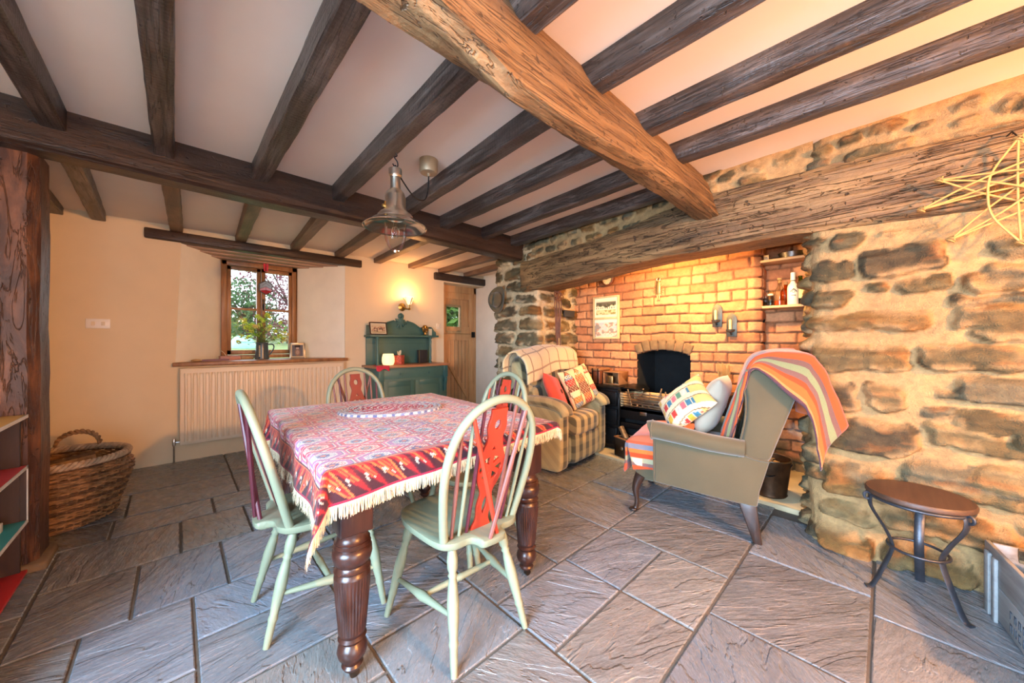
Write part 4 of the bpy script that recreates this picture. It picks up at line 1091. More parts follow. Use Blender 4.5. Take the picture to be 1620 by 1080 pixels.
# striped blankets
BST = [(0, rgb(84, 58, 66)), (.035, rgb(214, 128, 76)), (.06, rgb(206, 98, 48)), (.14, rgb(190, 72, 40)), (.19, rgb(112, 84, 78)), (.245, rgb(124, 132, 96)), (.31, rgb(108, 80, 74)), (.36, rgb(196, 80, 42)), (.45, rgb(210, 112, 56)), (.53, rgb(186, 66, 42)), (.60, rgb(128, 134, 100)), (.67, rgb(110, 82, 76)), (.73, rgb(206, 100, 50)), (.82, rgb(190, 72, 42)), (.92, rgb(124, 132, 96))]
M['stripe_back'] = m_ramp_uv('striped_wool', BST, 0, 1.45)
def mk_zstripe():
    n = N('striped_wool_seat'); v = n.coord(); sp = n.n('ShaderNodeSeparateXYZ'); n.l(v, sp.inputs[0])
    f = n.math('MULTIPLY', n.math('SUBTRACT', .545, sp.outputs[2]), 1 / .29)
    c = n.ramp(f, [(0, rgb(214, 110, 76)), (.17, rgb(206, 92, 58)), (.24, rgb(126, 128, 142)), (.36, rgb(226, 120, 58)), (.46, rgb(206, 74, 40)), (.57, rgb(164, 160, 128)), (.68, rgb(126, 96, 92)), (.76, rgb(216, 84, 44)), (.92, rgb(190, 70, 44))], 'CONSTANT')
    fine = n.noise(v, 300, 3); n.col(n.mix(.25, c, n.ramp(fine, [(.3, (.35, .35, .35)), (.7, (1, 1, 1))]), 'MULTIPLY')); n.bump(fine, .3, .003)
    return n.set(Roughness=.9, Sheen_Weight=.3, Specular_IOR_Level=.15)
M['stripe_seat'] = mk_zstripe()
vb = catmull([(0, -.205, .54), (0, -.225, .66), (0, -.262, .82), (0, -.295, .95), (0, -.335, 1.065), (0, -.40, 1.115), (0, -.50, 1.128), (0, -.60, 1.12), (0, -.655, 1.06), (0, -.69, .97), (0, -.715, .87), (0, -.74, .77)], 5)
def throw(u, v):
    p = interp_path(vb, v)
    back = max(0, (v - .45) / .55); front = max(0, (.42 - v) / .42)
    L = .03 + .27 * sstep(.40, .72, v) - .04 * max(0, (v - .85) / .15)
    u0 = .30
    if u < u0:
        q = 1 - u / u0; x = -.362 - .012 * math.sin(q * 5 + v * 4) - .03 * back * q; z = p.z - L * q ** 1.2 - .012 * (1 - q) * back; y = p.y + .10 * q * back * (v > .5) - .0 * q
        if v < .42: x = -.36 + .13 * front + .05 * q * 0; y = p.y - .02 * q * front
    else:
        t = (u - u0) / (1 - u0); x = -.352 + .70 * t + .12 * front * (1 - t); z = p.z - .06 * max(0, t - .7) * 3 * back; y = p.y
    y = max(y, -.74 + .16 * min(1, max(0, (x + .30) / .22)))
    y += .014 * max(0, 1 - v / .35); z += .012 if .3 < v < .7 else 0
    fold = .016 * math.sin(u * 15 + v * 3) * (back + front * 1.6)
    return WM @ Vector((x, y - fold, z - .02 * math.sin(u * 5) * back))
sheet('blanket', throw, 60, 60, M['stripe_back'], .014, 'orange and green striped blanket thrown over the top of the wing armchair', 'blanket', wob=.022, seed=3)
vs_ = catmull([(0, .02, .535), (0, .15, .537), (0, .28, .53), (0, .37, .512), (0, .408, .47), (0, .412, .40), (0, .412, .34), (0, .418, .27)], 5)
def seatthrow(u, v):
    p = interp_path(vs_, v); on = 1 - min(1, max(0, (p.y - .36) / .045))
    u0 = .28
    if u < u0:
        q = 1 - u / u0; x = -.288 - .008 * q - .006 * math.sin(v * 14) * q; z = p.z - .225 * q * (on if p.y > .2 else min(1, max(0, (p.y - .02) / .18)) * on)
    else:
        x = -.286 + .57 * (u - u0) / (1 - u0); z = p.z
    return WM @ Vector((x, p.y + .006 * math.sin(u * 12) * v, z + .005 * math.sin(u * 7)))
sb = sheet('blanket', seatthrow, 44, 44, M['stripe_seat'], .012, 'orange striped blanket hanging over the front of the armchair seat, cream tag sewn on', 'blanket', wob=.01, seed=8)
M['tagm'] = m_flat('cream_label', rgb(236, 214, 176), .8)
M['ink'] = m_flat('dark_ink', rgb(70, 54, 44), .8)
tg = MB().box(-.036, .036, -.004, .004, -.024, .024).build('sewn_tag', M['tagm'], sb, loc=WM @ Vector((-.298, .335, .352)), rot=(0, 0, WA + PI / 2))
# cushions on the wing chair
def folk(U, V):
    x, y = (U + 1) / 2, (V + 1) / 2
    C = np.empty(U.shape + (3,)); C[:] = srgb(236, 222, 184)
    a = x * 2 + .35 * np.sin(y * 3); i = np.floor(a * 1.5); fa = a * 1.5 - i
    C[(fa > .3) & (fa < .36)] = srgb(120, 90, 60)
    j = np.floor(y * 9); h = _hash(i, j, 6); cell = (np.abs(y * 9 - j - .5) < .36) & (fa > .42) & (fa < .92)
    pal = [srgb(206, 60, 56), srgb(60, 130, 160), srgb(230, 120, 130), srgb(226, 180, 70), srgb(240, 230, 210), srgb(96, 150, 120)]
    for k in range(6): C[cell & (np.floor(h * 5.99) == k)] = pal[k]
    C[cell & (np.floor(fa * 30) % 3 == 0)] *= .75
    C[(y > .72) & (fa > .36)] = srgb(236, 206, 120)
    return C
gc = cushion('cushion', .44, .42, .075, WM @ frame_m((.09, -.115, .745), (1, -.08, .0), (.0, -.32, .95)), M['grey_cloth'])
tag(gc, 'plain pale grey cushion against the wing armchair back', 'cushion')
fc = cushion('cushion', .38, .38, .055, WM @ frame_m((-.065, .055, .755), (-.83, -.36, -.41), (0, -.75, .66)), M['print'], folk, 64)
tag(fc, 'cream cushion with red and blue folk print on the wing armchair seat', 'cushion')
# ================================================================ cast-iron range
XR = 3.46
M['ash'] = m_flat('firebrick', rgb(206, 170, 120), .9, var=.12, scale=14, bump=.4)
M['log'] = m_wood('log_wood', [(.25, (.10, .055, .025)), (.5, (.28, .17, .08)), (.8, (.50, .34, .18))], 'X', .8, 8, .6)
M['bark'] = m_flat('log_bark', rgb(92, 70, 48), .95, var=.3, scale=30, bump=.8)
M['coal'] = m_flat('coal', (.008, .008, .009, 1), .3, var=.3, scale=20, bump=.5)
rg = thing('kitchen_range', 'black cast iron range with barred fire grate under the brick arch', 'range', (XR, 1.67, .028))
def rb(m, x0, x1, y0, y1, z0, z1): m.box(x0 - XR, x1 - XR, y0 - 1.67, y1 - 1.67, z0 - .028, z1 - .028); return m
rb(MB(), XR, XB - .05, 1.965, 2.33, .03, .685).build('oven', M['iron'], rg, bevel=.008)
hobl = rb(MB(), XR - .025, XB - .05, 1.945, 2.36, .685, .712).build('hob', M['iron'], rg, bevel=.006)
rb(MB(), XR, XB - .05, .95, 1.375, .03, .70).build('boiler', M['iron'], rg, bevel=.008)
rb(MB(), XR - .025, XB - .05, .93, 1.40, .70, .725).build('hob', M['iron'], rg, bevel=.006)
for (a, b, c, d) in ((1.99, 2.305, .50, .655), (1.99, 2.305, .30, .47), (1.99, 2.305, .07, .27), (.98, 1.345, .42, .66), (.98, 1.345, .08, .38)):
    dm = rb(MB(), XR - .018, XR + .01, a, b, c, d); dd = dm.build('oven_door', M['iron'], rg, bevel=.006)
    h = MB(); yk, zk = (a + b) / 2, (c + d) / 2 + .015
    h.tube([(-.022, yk - 1.67 + .022 * math.cos(t), zk - .028 + .022 * math.sin(t)) for t in [2 * PI * q / 20 for q in range(20)]], .0045, 8, closed=True)
    h.lathe([(.008, 0), (.010, .012), (.004, .016)], 10, T(-.018, yk - 1.67, zk - .006) @ Matrix.Rotation(-PI / 2, 4, 'Y')); h.build('handle', M['steel'], dd)
    r = MB()
    for zz in (c + .012, d - .012): r.box(-.026, -.016, a - 1.67 + .01, b - 1.67 - .01, zz - .028 - .004, zz - .028 + .004)
    r.build('moulding', M['iron'], dd, bevel=.002)
for yb in (1.40, 1.94):
    m = MB(); m.tube(catmull([(-.05, yb - 1.67, .36), (-.055, yb - 1.67, .52), (-.03, yb - 1.67, .62), (-.05, yb - 1.67, .665)], 5), .016, 10); m.build('grate_cheek', M['iron'], rg)
for k in range(6):
    z = .538 + k * .0255
    m = MB(); rb(m, XR - .058, XR - .038, 1.41, 1.93, z - .0045, z + .0045); m.build('grate_bar', M['steel'], rg, bevel=.002)
rb(MB(), XR + .20, XR + .25, 1.40, 1.95, .45, .655).build('fireback', M['ash'], rg, bevel=.006)
rb(MB(), XR - .05, XR + .2, 1.41, 1.44, .5, .66).build('grate_side', M['ash'], rg, bevel=.004)
rb(MB(), XR - .05, XR + .2, 1.90, 1.93, .5, .66).build('grate_side', M['ash'], rg, bevel=.004)
rb(MB(), XR - .05, XR + .25, 1.41, 1.93, .485, .515).build('grate_floor', M['iron'], rg)
ash = rb(MB(), XR - .05, XR - .02, 1.41, 1.93, .40, .525).build('ash_door', M['iron'], rg, bevel=.006)
rb(MB(), XR - .062, XR - .05, 1.635, 1.705, .455, .49).build('catch', M['steel'], ash, bevel=.003)
rb(MB(), XR - .05, XR, 1.41, 1.93, .30, .355).build('fender_bar', M['iron'], rg, bevel=.01)
rb(MB(), XR + .12, XR + .16, 1.38, 1.96, .03, .5).build('ash_pit', M['soot'], rg)
m = MB(); m.hexa([(.05, .29, .655), (.05, .05, .655), (.32, .10, .655), (.32, .31, .655), (.02, .30, .675), (.05, .16, .675), (.30, .16, .70), (.30, .31, .70)]); 
m.build('hot_plate', M['iron'], rg, bevel=.008)
# kindling and logs in the grate
rl = random.Random(5)
def log(name, p, d, L, r, seed, label=None, parent=None, split=True):
    q = random.Random(seed); k = 9
    prof = [(r * (1 + q.uniform(-.14, .14)) * (1 if not split or j < 5 else .62)) for j in range(k)]
    ring = [(prof[j] * math.cos(2 * PI * j / k), prof[j] * math.sin(2 * PI * j / k)) for j in range(k)]
    m = MB(); m.prism(ring, -L / 2, L / 2)
    o = m.build(name, M['bark'], None, bevel=.003)
    o.data.materials.append(M['log'])
    for f in o.data.polygons:
        if len(f.vertices) == k or (split and f.index % 3 == 0): f.material_index = 1
    z = Vector(d).normalized(); x = z.orthogonal().normalized(); x.rotate(Matrix.Rotation(q.uniform(0, 6), 3, z)); y = z.cross(x)
    mm = Matrix((x, y, z)).transposed().to_4x4(); mm.translation = Vector(p); o.matrix_world = mm
    if label: tag(o, label, 'log')
    return o
for k in range(7):
    m = MB(); y = 1.48 + k * .062; h = rl.uniform(.10, .19); m.tube([(XR + .07 + rl.uniform(-.03, .03), y, .52), (XR + .09 + rl.uniform(-.05, .05), y + rl.uniform(-.05, .05), .535 + h)], [.010, .007], 7)
    tag(m.build('kindling', M['log']), 'split kindling stick standing in the range grate', 'kindling', 'kindling in the grate')
for k, (yy_, dz) in enumerate(((1.58, 0), (1.74, .012), (1.66, .05))):
    o = log('log', (XR + .06, yy_, .548 + dz), (.12, 1, .05), .26, .026, 50 + k); tag(o, 'firewood log lying behind the grate bars of the range', 'log', 'logs in the grate')

# boxes on the left hob
M['boxwood'] = m_wood('box_wood', [(.25, (.12, .05, .02)), (.5, (.28, .13, .055)), (.8, (.42, .22, .10))], 'Y', .4, 8, .2)
M['leather'] = m_flat('brown_leather', rgb(104, 56, 34), .5, var=.2, bump=.3)
M['brass'] = m_flat('brass', (.45, .30, .10, 1), .35, 1, var=.1)
M['gilt'] = m_flat('pale_brass', (.60, .44, .20, 1), .4, 1, var=.1)
bx = thing('wooden_box', 'small brown wooden box with open front on the left hob of the range', 'box', (3.66, 2.13, .712), 0)
m = MB(); m.box(-.10, .10, -.10, .10, 0, .012).box(-.10, .10, -.10, -.088, .012, .135).box(-.10, .10, .088, .10, .012, .135).box(.088, .10, -.088, .088, .012, .135).box(-.10, .10, -.10, .10, .135, .147)
m.build('case', M['boxwood'], bx, bevel=.003)
MB().box(-.095, -.06, -.02, .045, .012, .10).build('brass_plate', M['gilt'], bx, bevel=.008)
b2 = thing('trunk', 'dark leather trunk with red lid behind the printed cushion on the left hob', 'trunk', (3.64, 2.305, .712), 0)
MB().box(-.12, .10, -.055, .055, 0, .15).build('body', M['leather'], b2, bevel=.01); MB().box(-.125, .105, -.06, .06, .15, .18).build('lid', M['boxwood'], b2, bevel=.008)
m = MB(); m.box(-.127, -.12, -.04, -.03, .0, .18).box(-.127, -.12, .03, .04, .0, .18); m.build('strap', M['iron'], b2)
# straw spills in a pot on the right hob
sp = thing('spill_pot', 'pot of pale straw spills on the right hob behind the armchair cushion', 'pot', (3.60, 1.00, .725))
MB().lathe([(.03, 0), (.042, .02), (.045, .07), (.040, .10), (.036, .10), (.036, .01)], 20).build('pot', M['boxwood'], sp)
M['straw'] = m_flat('straw', rgb(196, 150, 86), .8, var=.1)
m = MB()
for k in range(44):
    a = rl.uniform(0, 6.28); r0 = rl.uniform(0, .03); r1 = r0 + rl.uniform(.01, .045)
    m.tube([(r0 * math.cos(a), r0 * math.sin(a), .012), (r1 * math.cos(a), r1 * math.sin(a), .20 + rl.uniform(0, .09))], .0026, 5)
m.build('straw', M['straw'], sp)

# coal box on the hearth in front of the range
cb = thing('coal_box', 'dark wooden box of coal with a pale round knob on the hearth', 'coal box', (3.335, 1.78, .028), math.radians(-20))
m = MB(); w_, d_, h_ = .26, .17, .185
m.box(-d_ / 2, d_ / 2, -w_ / 2, w_ / 2, 0, .015).box(-d_ / 2, -d_ / 2 + .015, -w_ / 2, w_ / 2, .015, h_).box(d_ / 2 - .015, d_ / 2, -w_ / 2, w_ / 2, .015, h_).box(-d_ / 2 + .015, d_ / 2 - .015, -w_ / 2, -w_ / 2 + .015, .015, h_).box(-d_ / 2 + .015, d_ / 2 - .015, w_ / 2 - .015, w_ / 2, .015, h_)
M['blackwood'] = m_wood('black_wood', [(.3, (.012, .009, .008)), (.7, (.045, .03, .022))], 'Y', .4, 8, .3)
m.build('box', M['blackwood'], cb, bevel=.004)
m = MB(); m.box(-d_ / 2 - .006, d_ / 2 + .004, -w_ / 2 - .006, -w_ / 2 + .016, h_, h_ + .012).box(-d_ / 2 - .006, d_ / 2 + .004, w_ / 2 - .016, w_ / 2 + .006, h_, h_ + .012).box(-d_ / 2 - .006, -d_ / 2 + .016, -w_ / 2, w_ / 2, h_, h_ + .012).box(d_ / 2 - .012, d_ / 2 + .004, -w_ / 2, w_ / 2, h_, h_ + .012)
m.build('rim', M['boxwood'], cb, bevel=.003)
MB().lathe([(.006, 0), (.016, .008), (.019, .018), (.014, .026), (0.001, .028)], 16, T(-d_ / 2, 0, .10) @ Matrix.Rotation(-PI / 2, 4, 'Y')).build('knob', M['steel'], cb)
CM = T(3.335, 1.78, .028) @ Rz(math.radians(-20))
m = MB()
for k in range(34):
    r = rl.uniform(.018, .032); c = Vector((rl.uniform(-.05, .05), rl.uniform(-.09, .09), .115 + rl.uniform(0, .05)))
    mm = T(*c) @ Euler((rl.uniform(0, 6), rl.uniform(0, 6), rl.uniform(0, 6))).to_matrix().to_4x4()
    m.ell((0, 0, 0), (r, r * .8, r * .7), 6, 4, .8, mm)
co_ = m.build('coal', M['coal'], None, smooth=None); co_.matrix_world = CM; co_['kind'] = 'stuff'; tag(co_, 'heap of black coal filling the dark wooden box on the hearth', 'coal')
log('log', CM @ Vector((-.01, .075, .225)), (.3, .4, .35), .16, .03, 77, 'short split log leaning out of the coal box')
# coal bucket by the pier
bu = thing('bucket', 'rusty metal bucket standing on the hearth between armchair and stone pier', 'bucket', (3.33, .615, .028))
M['rust'] = m_flat('rusty_steel', rgb(84, 58, 36), .5, .7, var=.3, scale=10, bump=.3)
MB().lathe([(.105, 0), (.112, .01), (.108, .02), (.122, .14), (.136, .27), (.141, .275), (.138, .283), (.132, .278), (.118, .14), (.10, .02), (.001, .018)], 32, cap=False).build('pail', M['rust'], bu)
MB().tube([(.137 * math.cos(a), .137 * math.sin(a), .279) for a in [2 * PI * q / 32 for q in range(32)]], .006, 8, closed=True).build('rim', M['steel'], bu)
MB().tube(catmull([(0, -.14, .255), (-.06, -.10, .20), (-.145, 0, .17), (-.06, .10, .20), (0, .14, .255)], 6), .004, 8).build('handle', M['iron'], bu)
for k in range(4):
    a = k * 1.5; o = log('log', (3.33 + .045 * math.cos(a), .615 + .045 * math.sin(a), .18), (.1 * math.cos(a * 2), .1 * math.sin(a), 1), .22, .028, 90 + k); tag(o, 'charred stick standing in the rusty bucket', 'stick', 'sticks in the bucket')

# ================================================================ things hung on the brick wall
FX = XB - .048
M['paleframe'] = m_wood('pale_frame', [(.25, (.52, .34, .14)), (.5, (.68, .47, .22)), (.8, (.78, .58, .32))], 'Z', .45, 8, .1)
M['mount'] = m_flat('cream_mount', rgb(240, 226, 190), .8)
fp = thing('framed_pictures', 'tall pale wooden frame with two pictures, one above the other, on the bricks', 'picture', (FX, 2.33, 1.49))
hw2, hh = .178, .258
m = MB(); t_ = .02
m.box(-.018, .012, -hw2, -hw2 + t_, -hh, hh).box(-.018, .012, hw2 - t_, hw2, -hh, hh).box(-.018, .012, -hw2 + t_, hw2 - t_, hh - t_, hh).box(-.018, .012, -hw2 + t_, hw2 - t_, -hh, -hh + t_).box(-.018, .012, -hw2 + t_, hw2 - t_, -.02, .005)
m.build('surround', M['paleframe'], fp, bevel=.004)
MB().box(-.008, .01, -hw2 + t_, hw2 - t_, -hh + t_, hh - t_).build('mount', M['mount'], fp, smooth=None)
def picture(name, parent, y0, y1, z0, z1, x, fn, n=60):
    u = np.linspace(0, 1, n)[:, None]; v = np.linspace(0, 1, n)[None]
    Y = y1 + (y0 - y1) * u + 0 * v; Z = z0 + (z1 - z0) * v + 0 * u
    P = np.stack([np.full_like(Y, x), Y, Z], -1)
    return np_grid(name, P, M['print'], parent=parent, col=fn(u + 0 * v, v + 0 * u))
def pic_house(u, v):
    C = np.empty(u.shape + (3,)); C[:] = srgb(226, 206, 150)
    C[v > .62 + .06 * np.sin(u * 9)] = srgb(110, 100, 80); C[v > .9] = srgb(228, 214, 176)
    C[(v > .35) & (v < .6)] = srgb(240, 226, 190); w = (v > .42) & (v < .54) & ((u * 9) % 1 < .35); C[w] = srgb(110, 104, 80)
    tr = (v > .5) & (v < .8) & (fbm(u * 9, v * 6, 3) > .52); C[tr] = srgb(84, 80, 56)
    gr = (v < .32) & (fbm(u * 12, v * 9, 6) > .5); C[gr] = srgb(150, 140, 80); return C
def pic_lower(u, v):
    C = np.empty(u.shape + (3,)); C[:] = srgb(228, 206, 184); f = fbm(u * 8, v * 7, 8)
    C[f > .52] = srgb(206, 150, 120); C[f > .6] = srgb(150, 140, 130); C[(f < .42) & (v > .4)] = srgb(190, 190, 190); C[v > .88] = srgb(238, 224, 204); return C
picture('upper_picture', fp, -.135, .135, .035, .205, -.0095, pic_house); picture('lower_picture', fp, -.155, .155, -.235, -.035, -.0095, pic_lower)

ck = thing('clock', 'small round brass clock partly under the lintel on the bricks', 'clock', (FX, 2.30, 1.95))
Mq = Matrix.Rotation(-PI / 2, 4, 'Y')
MB().lathe([(.075, -.012), (.082, 0), (.082, .028), (.070, .036), (.064, .03), (.064, .018)], 32, Mq).build('case', M['leather'], ck)
MB().lathe([(.001, .018), (.064, .018), (.064, .020), (.001, .020)], 32, Mq).build('dial', M['mount'], ck, smooth=None)
m = MB(); m.box(-.024, -.0215, -.0025, .0025, 0, .045).box(-.024, -.0215, -.002, .034, -.0025, .0025)
for k in range(12):
    a = k * PI / 6; m.box(-.0225, -.0205, .052 * math.sin(a) - .003, .052 * math.sin(a) + .003, .052 * math.cos(a) - .003, .052 * math.cos(a) + .003)
m.build('hands', M['ink'], ck, smooth=None)

br = thing('brass_bottle_opener', 'brass sunburst wall ornament hanging on the bricks above the arch', 'ornament', (FX, 1.69, 1.77))
m = MB(); m.box(-.012, .004, -.024, .024, -.06, .075).box(-.010, .004, -.017, -.004, -.125, -.06).box(-.010, .004, .006, .017, -.125, -.06)
m.build('plate', M['gilt'], br, bevel=.004)
m = MB()
for k in range(16):
    a = 2 * PI * k / 16; m.tube([(0, .022 * math.cos(a), -.01 + .03 * math.sin(a)), (0, .062 * math.cos(a), -.01 + .068 * math.sin(a))], [.0045, .002], 6)
m.build('rays', M['gilt'], br)
MB().tube([(0, .018 * math.cos(a), .098 + .02 * math.sin(a)) for a in [2 * PI * q / 18 for q in range(18)]], .005, 8, closed=True).build('hanging_ring', M['gilt'], br)
M['pewter'] = m_flat('pewter', (.11, .105, .085, 1), .5, .8, var=.2)
M['wax'] = m_flat('cream_wax', rgb(240, 214, 140), .5, Subsurface_Weight=.0)
for (y, z, lb) in ((1.115, 1.44, 'pewter wall sconce with a cream candle, left and higher of the two on the bricks'), (.992, 1.345, 'pewter wall sconce with a cream candle, right and lower of the two on the bricks')):
    s_ = thing('candle_sconce', lb, 'candle sconce', (FX, y, z), 0, 'candle sconces on the brick wall')
    pl = [(-.042, -.10), (.042, -.10), (.044, .06), (.040, .085), (.026, .105), (.012, .115), (0, .125), (-.012, .115), (-.026, .105), (-.040, .085), (-.044, .06)]
    MB().prism(pl, -.004, .004, Matrix(((0, 0, 1, 0), (1, 0, 0, 0), (0, 1, 0, 0), (0, 0, 0, 1)))).build('back_plate', M['pewter'], s_, bevel=.0015)
    MB().tube([(-.004, 0, -.075), (-.035, 0, -.08), (-.05, 0, -.06)], .006, 8).lathe([(.012, -.06), (.034, -.05), (.038, -.035), (.034, -.035), (.016, -.048), (.016, -.03), (.012, -.03), (.012, -.048)], 20, T(-.05, 0, 0)).build('cup', M['pewter'], s_)
    MB().lathe([(.0115, -.048), (.0115, .055), (.003, .058), (.001, .066)], 14, T(-.05, 0, 0)).build('candle', M['wax'], s_)

# niche shelves with bottles and pans
for k, (z, lb) in enumerate(((1.52, 'lower pale wooden shelf in the brick niche, holding bottles'), (1.935, 'upper pale wooden shelf in the brick niche under the lintel'))):
    s_ = thing('niche_shelf', lb, 'shelf', (3.97, .625, z), 0, 'shelves in the niche')
    MB().box(-.115, .135, -.205, .19, -.022, 0).build('board', M['shelfwood'], s_, bevel=.003)
    MB().box(-.085, .13, .165, .188, -.065, -.022).build('batten', M['shelfwood'], s_, bevel=.003)
M['clear'] = m_glass('clear_glass', (.94, .93, .86, 1)); M['amber'] = m_glass('amber_glass', (.85, .42, .12, 1)); M['green_g'] = m_glass('green_glass', (.28, .42, .12, 1))
M['cork'] = m_flat('cork', rgb(176, 130, 80), .9); M['whiteb'] = m_flat('white_bottle', rgb(244, 232, 200), .35); M['labelm'] = m_flat('label_paper', rgb(232, 222, 150), .8)
M['spirit'] = m_flat('brown_spirit', rgb(150, 60, 20), .2)
Z1 = 1.52
def bottle(name, label, x, y, prof, mat, extra=(), group='bottles on the niche shelf'):
    b = thing(name, label, 'bottle', (x, y, Z1), 0, group)
    MB().lathe(prof, 24, cap=True).build('body', M[mat], b)
    for nm, pr, mt in extra: MB().lathe(pr, 20).build(nm, M[mt], b)
    return b
wb = bottle('bottle', 'opaque white bottle with white cap and dark printed label on the niche shelf', 3.90, .552, [(.036, 0), (.04, .006), (.040, .15), (.036, .17), (.018, .19), (.016, .20), (.016, .245)], 'whiteb', [('cap', [(.0175, .215), (.0175, .278), (.016, .28)], 'whiteb'), ('neck_band', [(.0168, .205), (.0168, .212)], 'ink')])
m = MB()
for k in range(9):   # arched row of letter-like marks and a roundel, as on the label
    a = (k - 4) * .13; yy = -math.sin(a + .25) * .0405; xx = -math.cos(a + .25) * .0405
    m.box(xx - .0015, xx + .0015, yy - .0018, yy + .0018, .125 - .006 * abs(k - 4) ** 1.2 * .6, .139 - .006 * abs(k - 4) ** 1.2 * .6)
for k in range(8):
    a = (k - 3.5) * .1; yy = -math.sin(a + .25) * .0405; xx = -math.cos(a + .25) * .0405; m.box(xx - .0012, xx + .0012, yy - .0013, yy + .0013, .075, .083)
m.tube([(-math.cos(.25 + .22 * math.cos(q)) * .0408, -math.sin(.25 + .22 * math.cos(q)) * .0408, .109 + .007 * math.sin(q)) for q in [2 * PI * j / 14 for j in range(14)]], .0016, 5, closed=True)
m.build('print', M['ink'], wb, smooth=None)
bottle('decanter', 'clear glass decanter with cork stopper and a little brown spirit on the niche shelf', 3.90, .645, [(.04, 0), (.044, .006), (.042, .10), (.034, .14), (.014, .175), (.012, .22), (.017, .226)], 'clear', [('stopper', [(.012, .20), (.012, .225), (.019, .228), (.019, .242), (.012, .246)], 'cork'), ('spirit', [(.038, .004), (.039, .042), (.001, .042)], 'spirit')])
bottle('bottle', 'amber glass flask bottle between the decanter and the white bottle', 3.98, .615, [(.036, 0), (.04, .006), (.04, .13), (.02, .16), (.014, .165), (.014, .21)], 'amber', [('cap', [(.015, .19), (.015, .216)], 'cork')])
bottle('bottle', 'green bottle with pale yellow label against the stone pier', 3.93, .505, [(.036, 0), (.038, .006), (.038, .15), (.03, .175), (.015, .20), (.014, .25)], 'green_g', [('label', [(.0386, .055), (.0386, .14)], 'labelm')])
for k, (y, h, r, lb) in enumerate(((.752, .075, .018, 'smallest clear glass jar at the left end of the niche shelf'), (.725, .15, .024, 'tall clear tumbler near the left end of the niche shelf'), (.713, .095, .022, 'squat clear jar with pale lid beside the decanter'), (.765, .10, .016, 'thin clear glass by the side wall of the niche shelf'))):
    b = thing('glass_jar', lb, 'jar', (3.90 if k % 2 == 0 else 3.985, y, Z1), 0, 'jars on the niche shelf')
    MB().lathe([(r * .8, 0), (r, .006), (r, h * .8), (r * .85, h), (r * .78, h), (r * .9, h * .8), (r * .9, .01), (.001, .008)], 20, cap=False).build('body', M['clear'], b)
    if k == 2: MB().lathe([(r * .95, h), (r * .95, h + .014), (.001, h + .016)], 20).build('lid', M['mount'], b)
pn = thing('baking_tin', 'shallow metal tin on the upper niche shelf', 'tin', (3.98, .57, 1.935))
MB().lathe([(.085, 0), (.10, .05), (.104, .052), (.10, .054), (.083, .006), (.001, .005)], 30, cap=False).build('pan', M['steel'], pn)
tag(MB().box(3.90, 3.95, .725, .765, 1.935, 1.985).build('wooden_block', M['paleframe'], bevel=.004), 'small pale wooden block on the upper niche shelf', 'block')
# iron hook with hanging cable below the lower shelf
hk = MB().tube(catmull([(4.05, .80, 1.36), (3.98, .775, 1.40), (3.95, .77, 1.39)], 4), .008, 8).tube(catmull([(4.05, .80, 1.36), (4.06, .79, 1.2), (4.05, .80, 1.0), (4.06, .80, .6)], 4), .007, 8).build('pipe', M['iron'])
tag(hk, 'thin black pipe running down the niche corner below the bottle shelf', 'pipe')

# ================================================================ left cheek: straps, plaque, hat, iron hook
M['strap'] = m_flat('harness_leather', rgb(112, 66, 40), .5, var=.2, scale=20, bump=.3)
ht = thing('leather_harness', 'bundle of brown leather straps and rings hanging from the lintel end', 'harness', (3.29, 2.695, 1.80))
m = MB()
for k in range(6):
    x = -.035 + .014 * k; L = .56 + .04 * (k * 7 % 4)
    P_ = catmull([(x, -.01 * (k % 3), .0), (x * 1.6, -.02 - .008 * (k % 2), -.18), (x * 1.2 + .01, -.015, -.4), (x * .9 + .008 * (k % 3), -.02, -L)], 6)
    m.tube(P_, .0075, 8, flat=.4)
m.build('straps', M['strap'], ht)
m = MB()
for k, (x, z, r) in enumerate(((-.02, .01, .035), (.02, -.03, .03), (.0, -.085, .028), (-.045, -.07, .03), (.03, .045, .032), (.045, -.06, .025))):
    m.tube([(x + r * math.cos(a), -.028 - .006 * k * .5 + .01 * math.sin(a * 2), z + r * 1.3 * math.sin(a)) for a in [2 * PI * q / 18 for q in range(18)]], .0055, 7, closed=True)
m.build('loops', M['strap'], ht)
pq = thing('slate_plaque', 'small dark slate plaque leaning on the stone ledge by the leather straps', 'plaque', (3.56, 2.715, 1.55))
MB().box(-.10, .10, -.012, .008, -.045, .035).build('slate', m_flat('dark_slate', (.03, .03, .03, 1), .7, var=.2), pq, bevel=.003)
MB().box(-.115, .115, -.018, .02, .035, .055).build('ledge', M['shelfwood'], pq, bevel=.004)
hatg = thing('felt_hat', 'olive brown felt hat hanging on the stone pier', 'hat', (2.925, 3.33, 1.72), 0)
M['felt'] = m_fabric('hat_felt', rgb(92, 84, 64), .95, 300, .1, .15); M['band'] = m_flat('hat_band', rgb(48, 42, 34), .7)
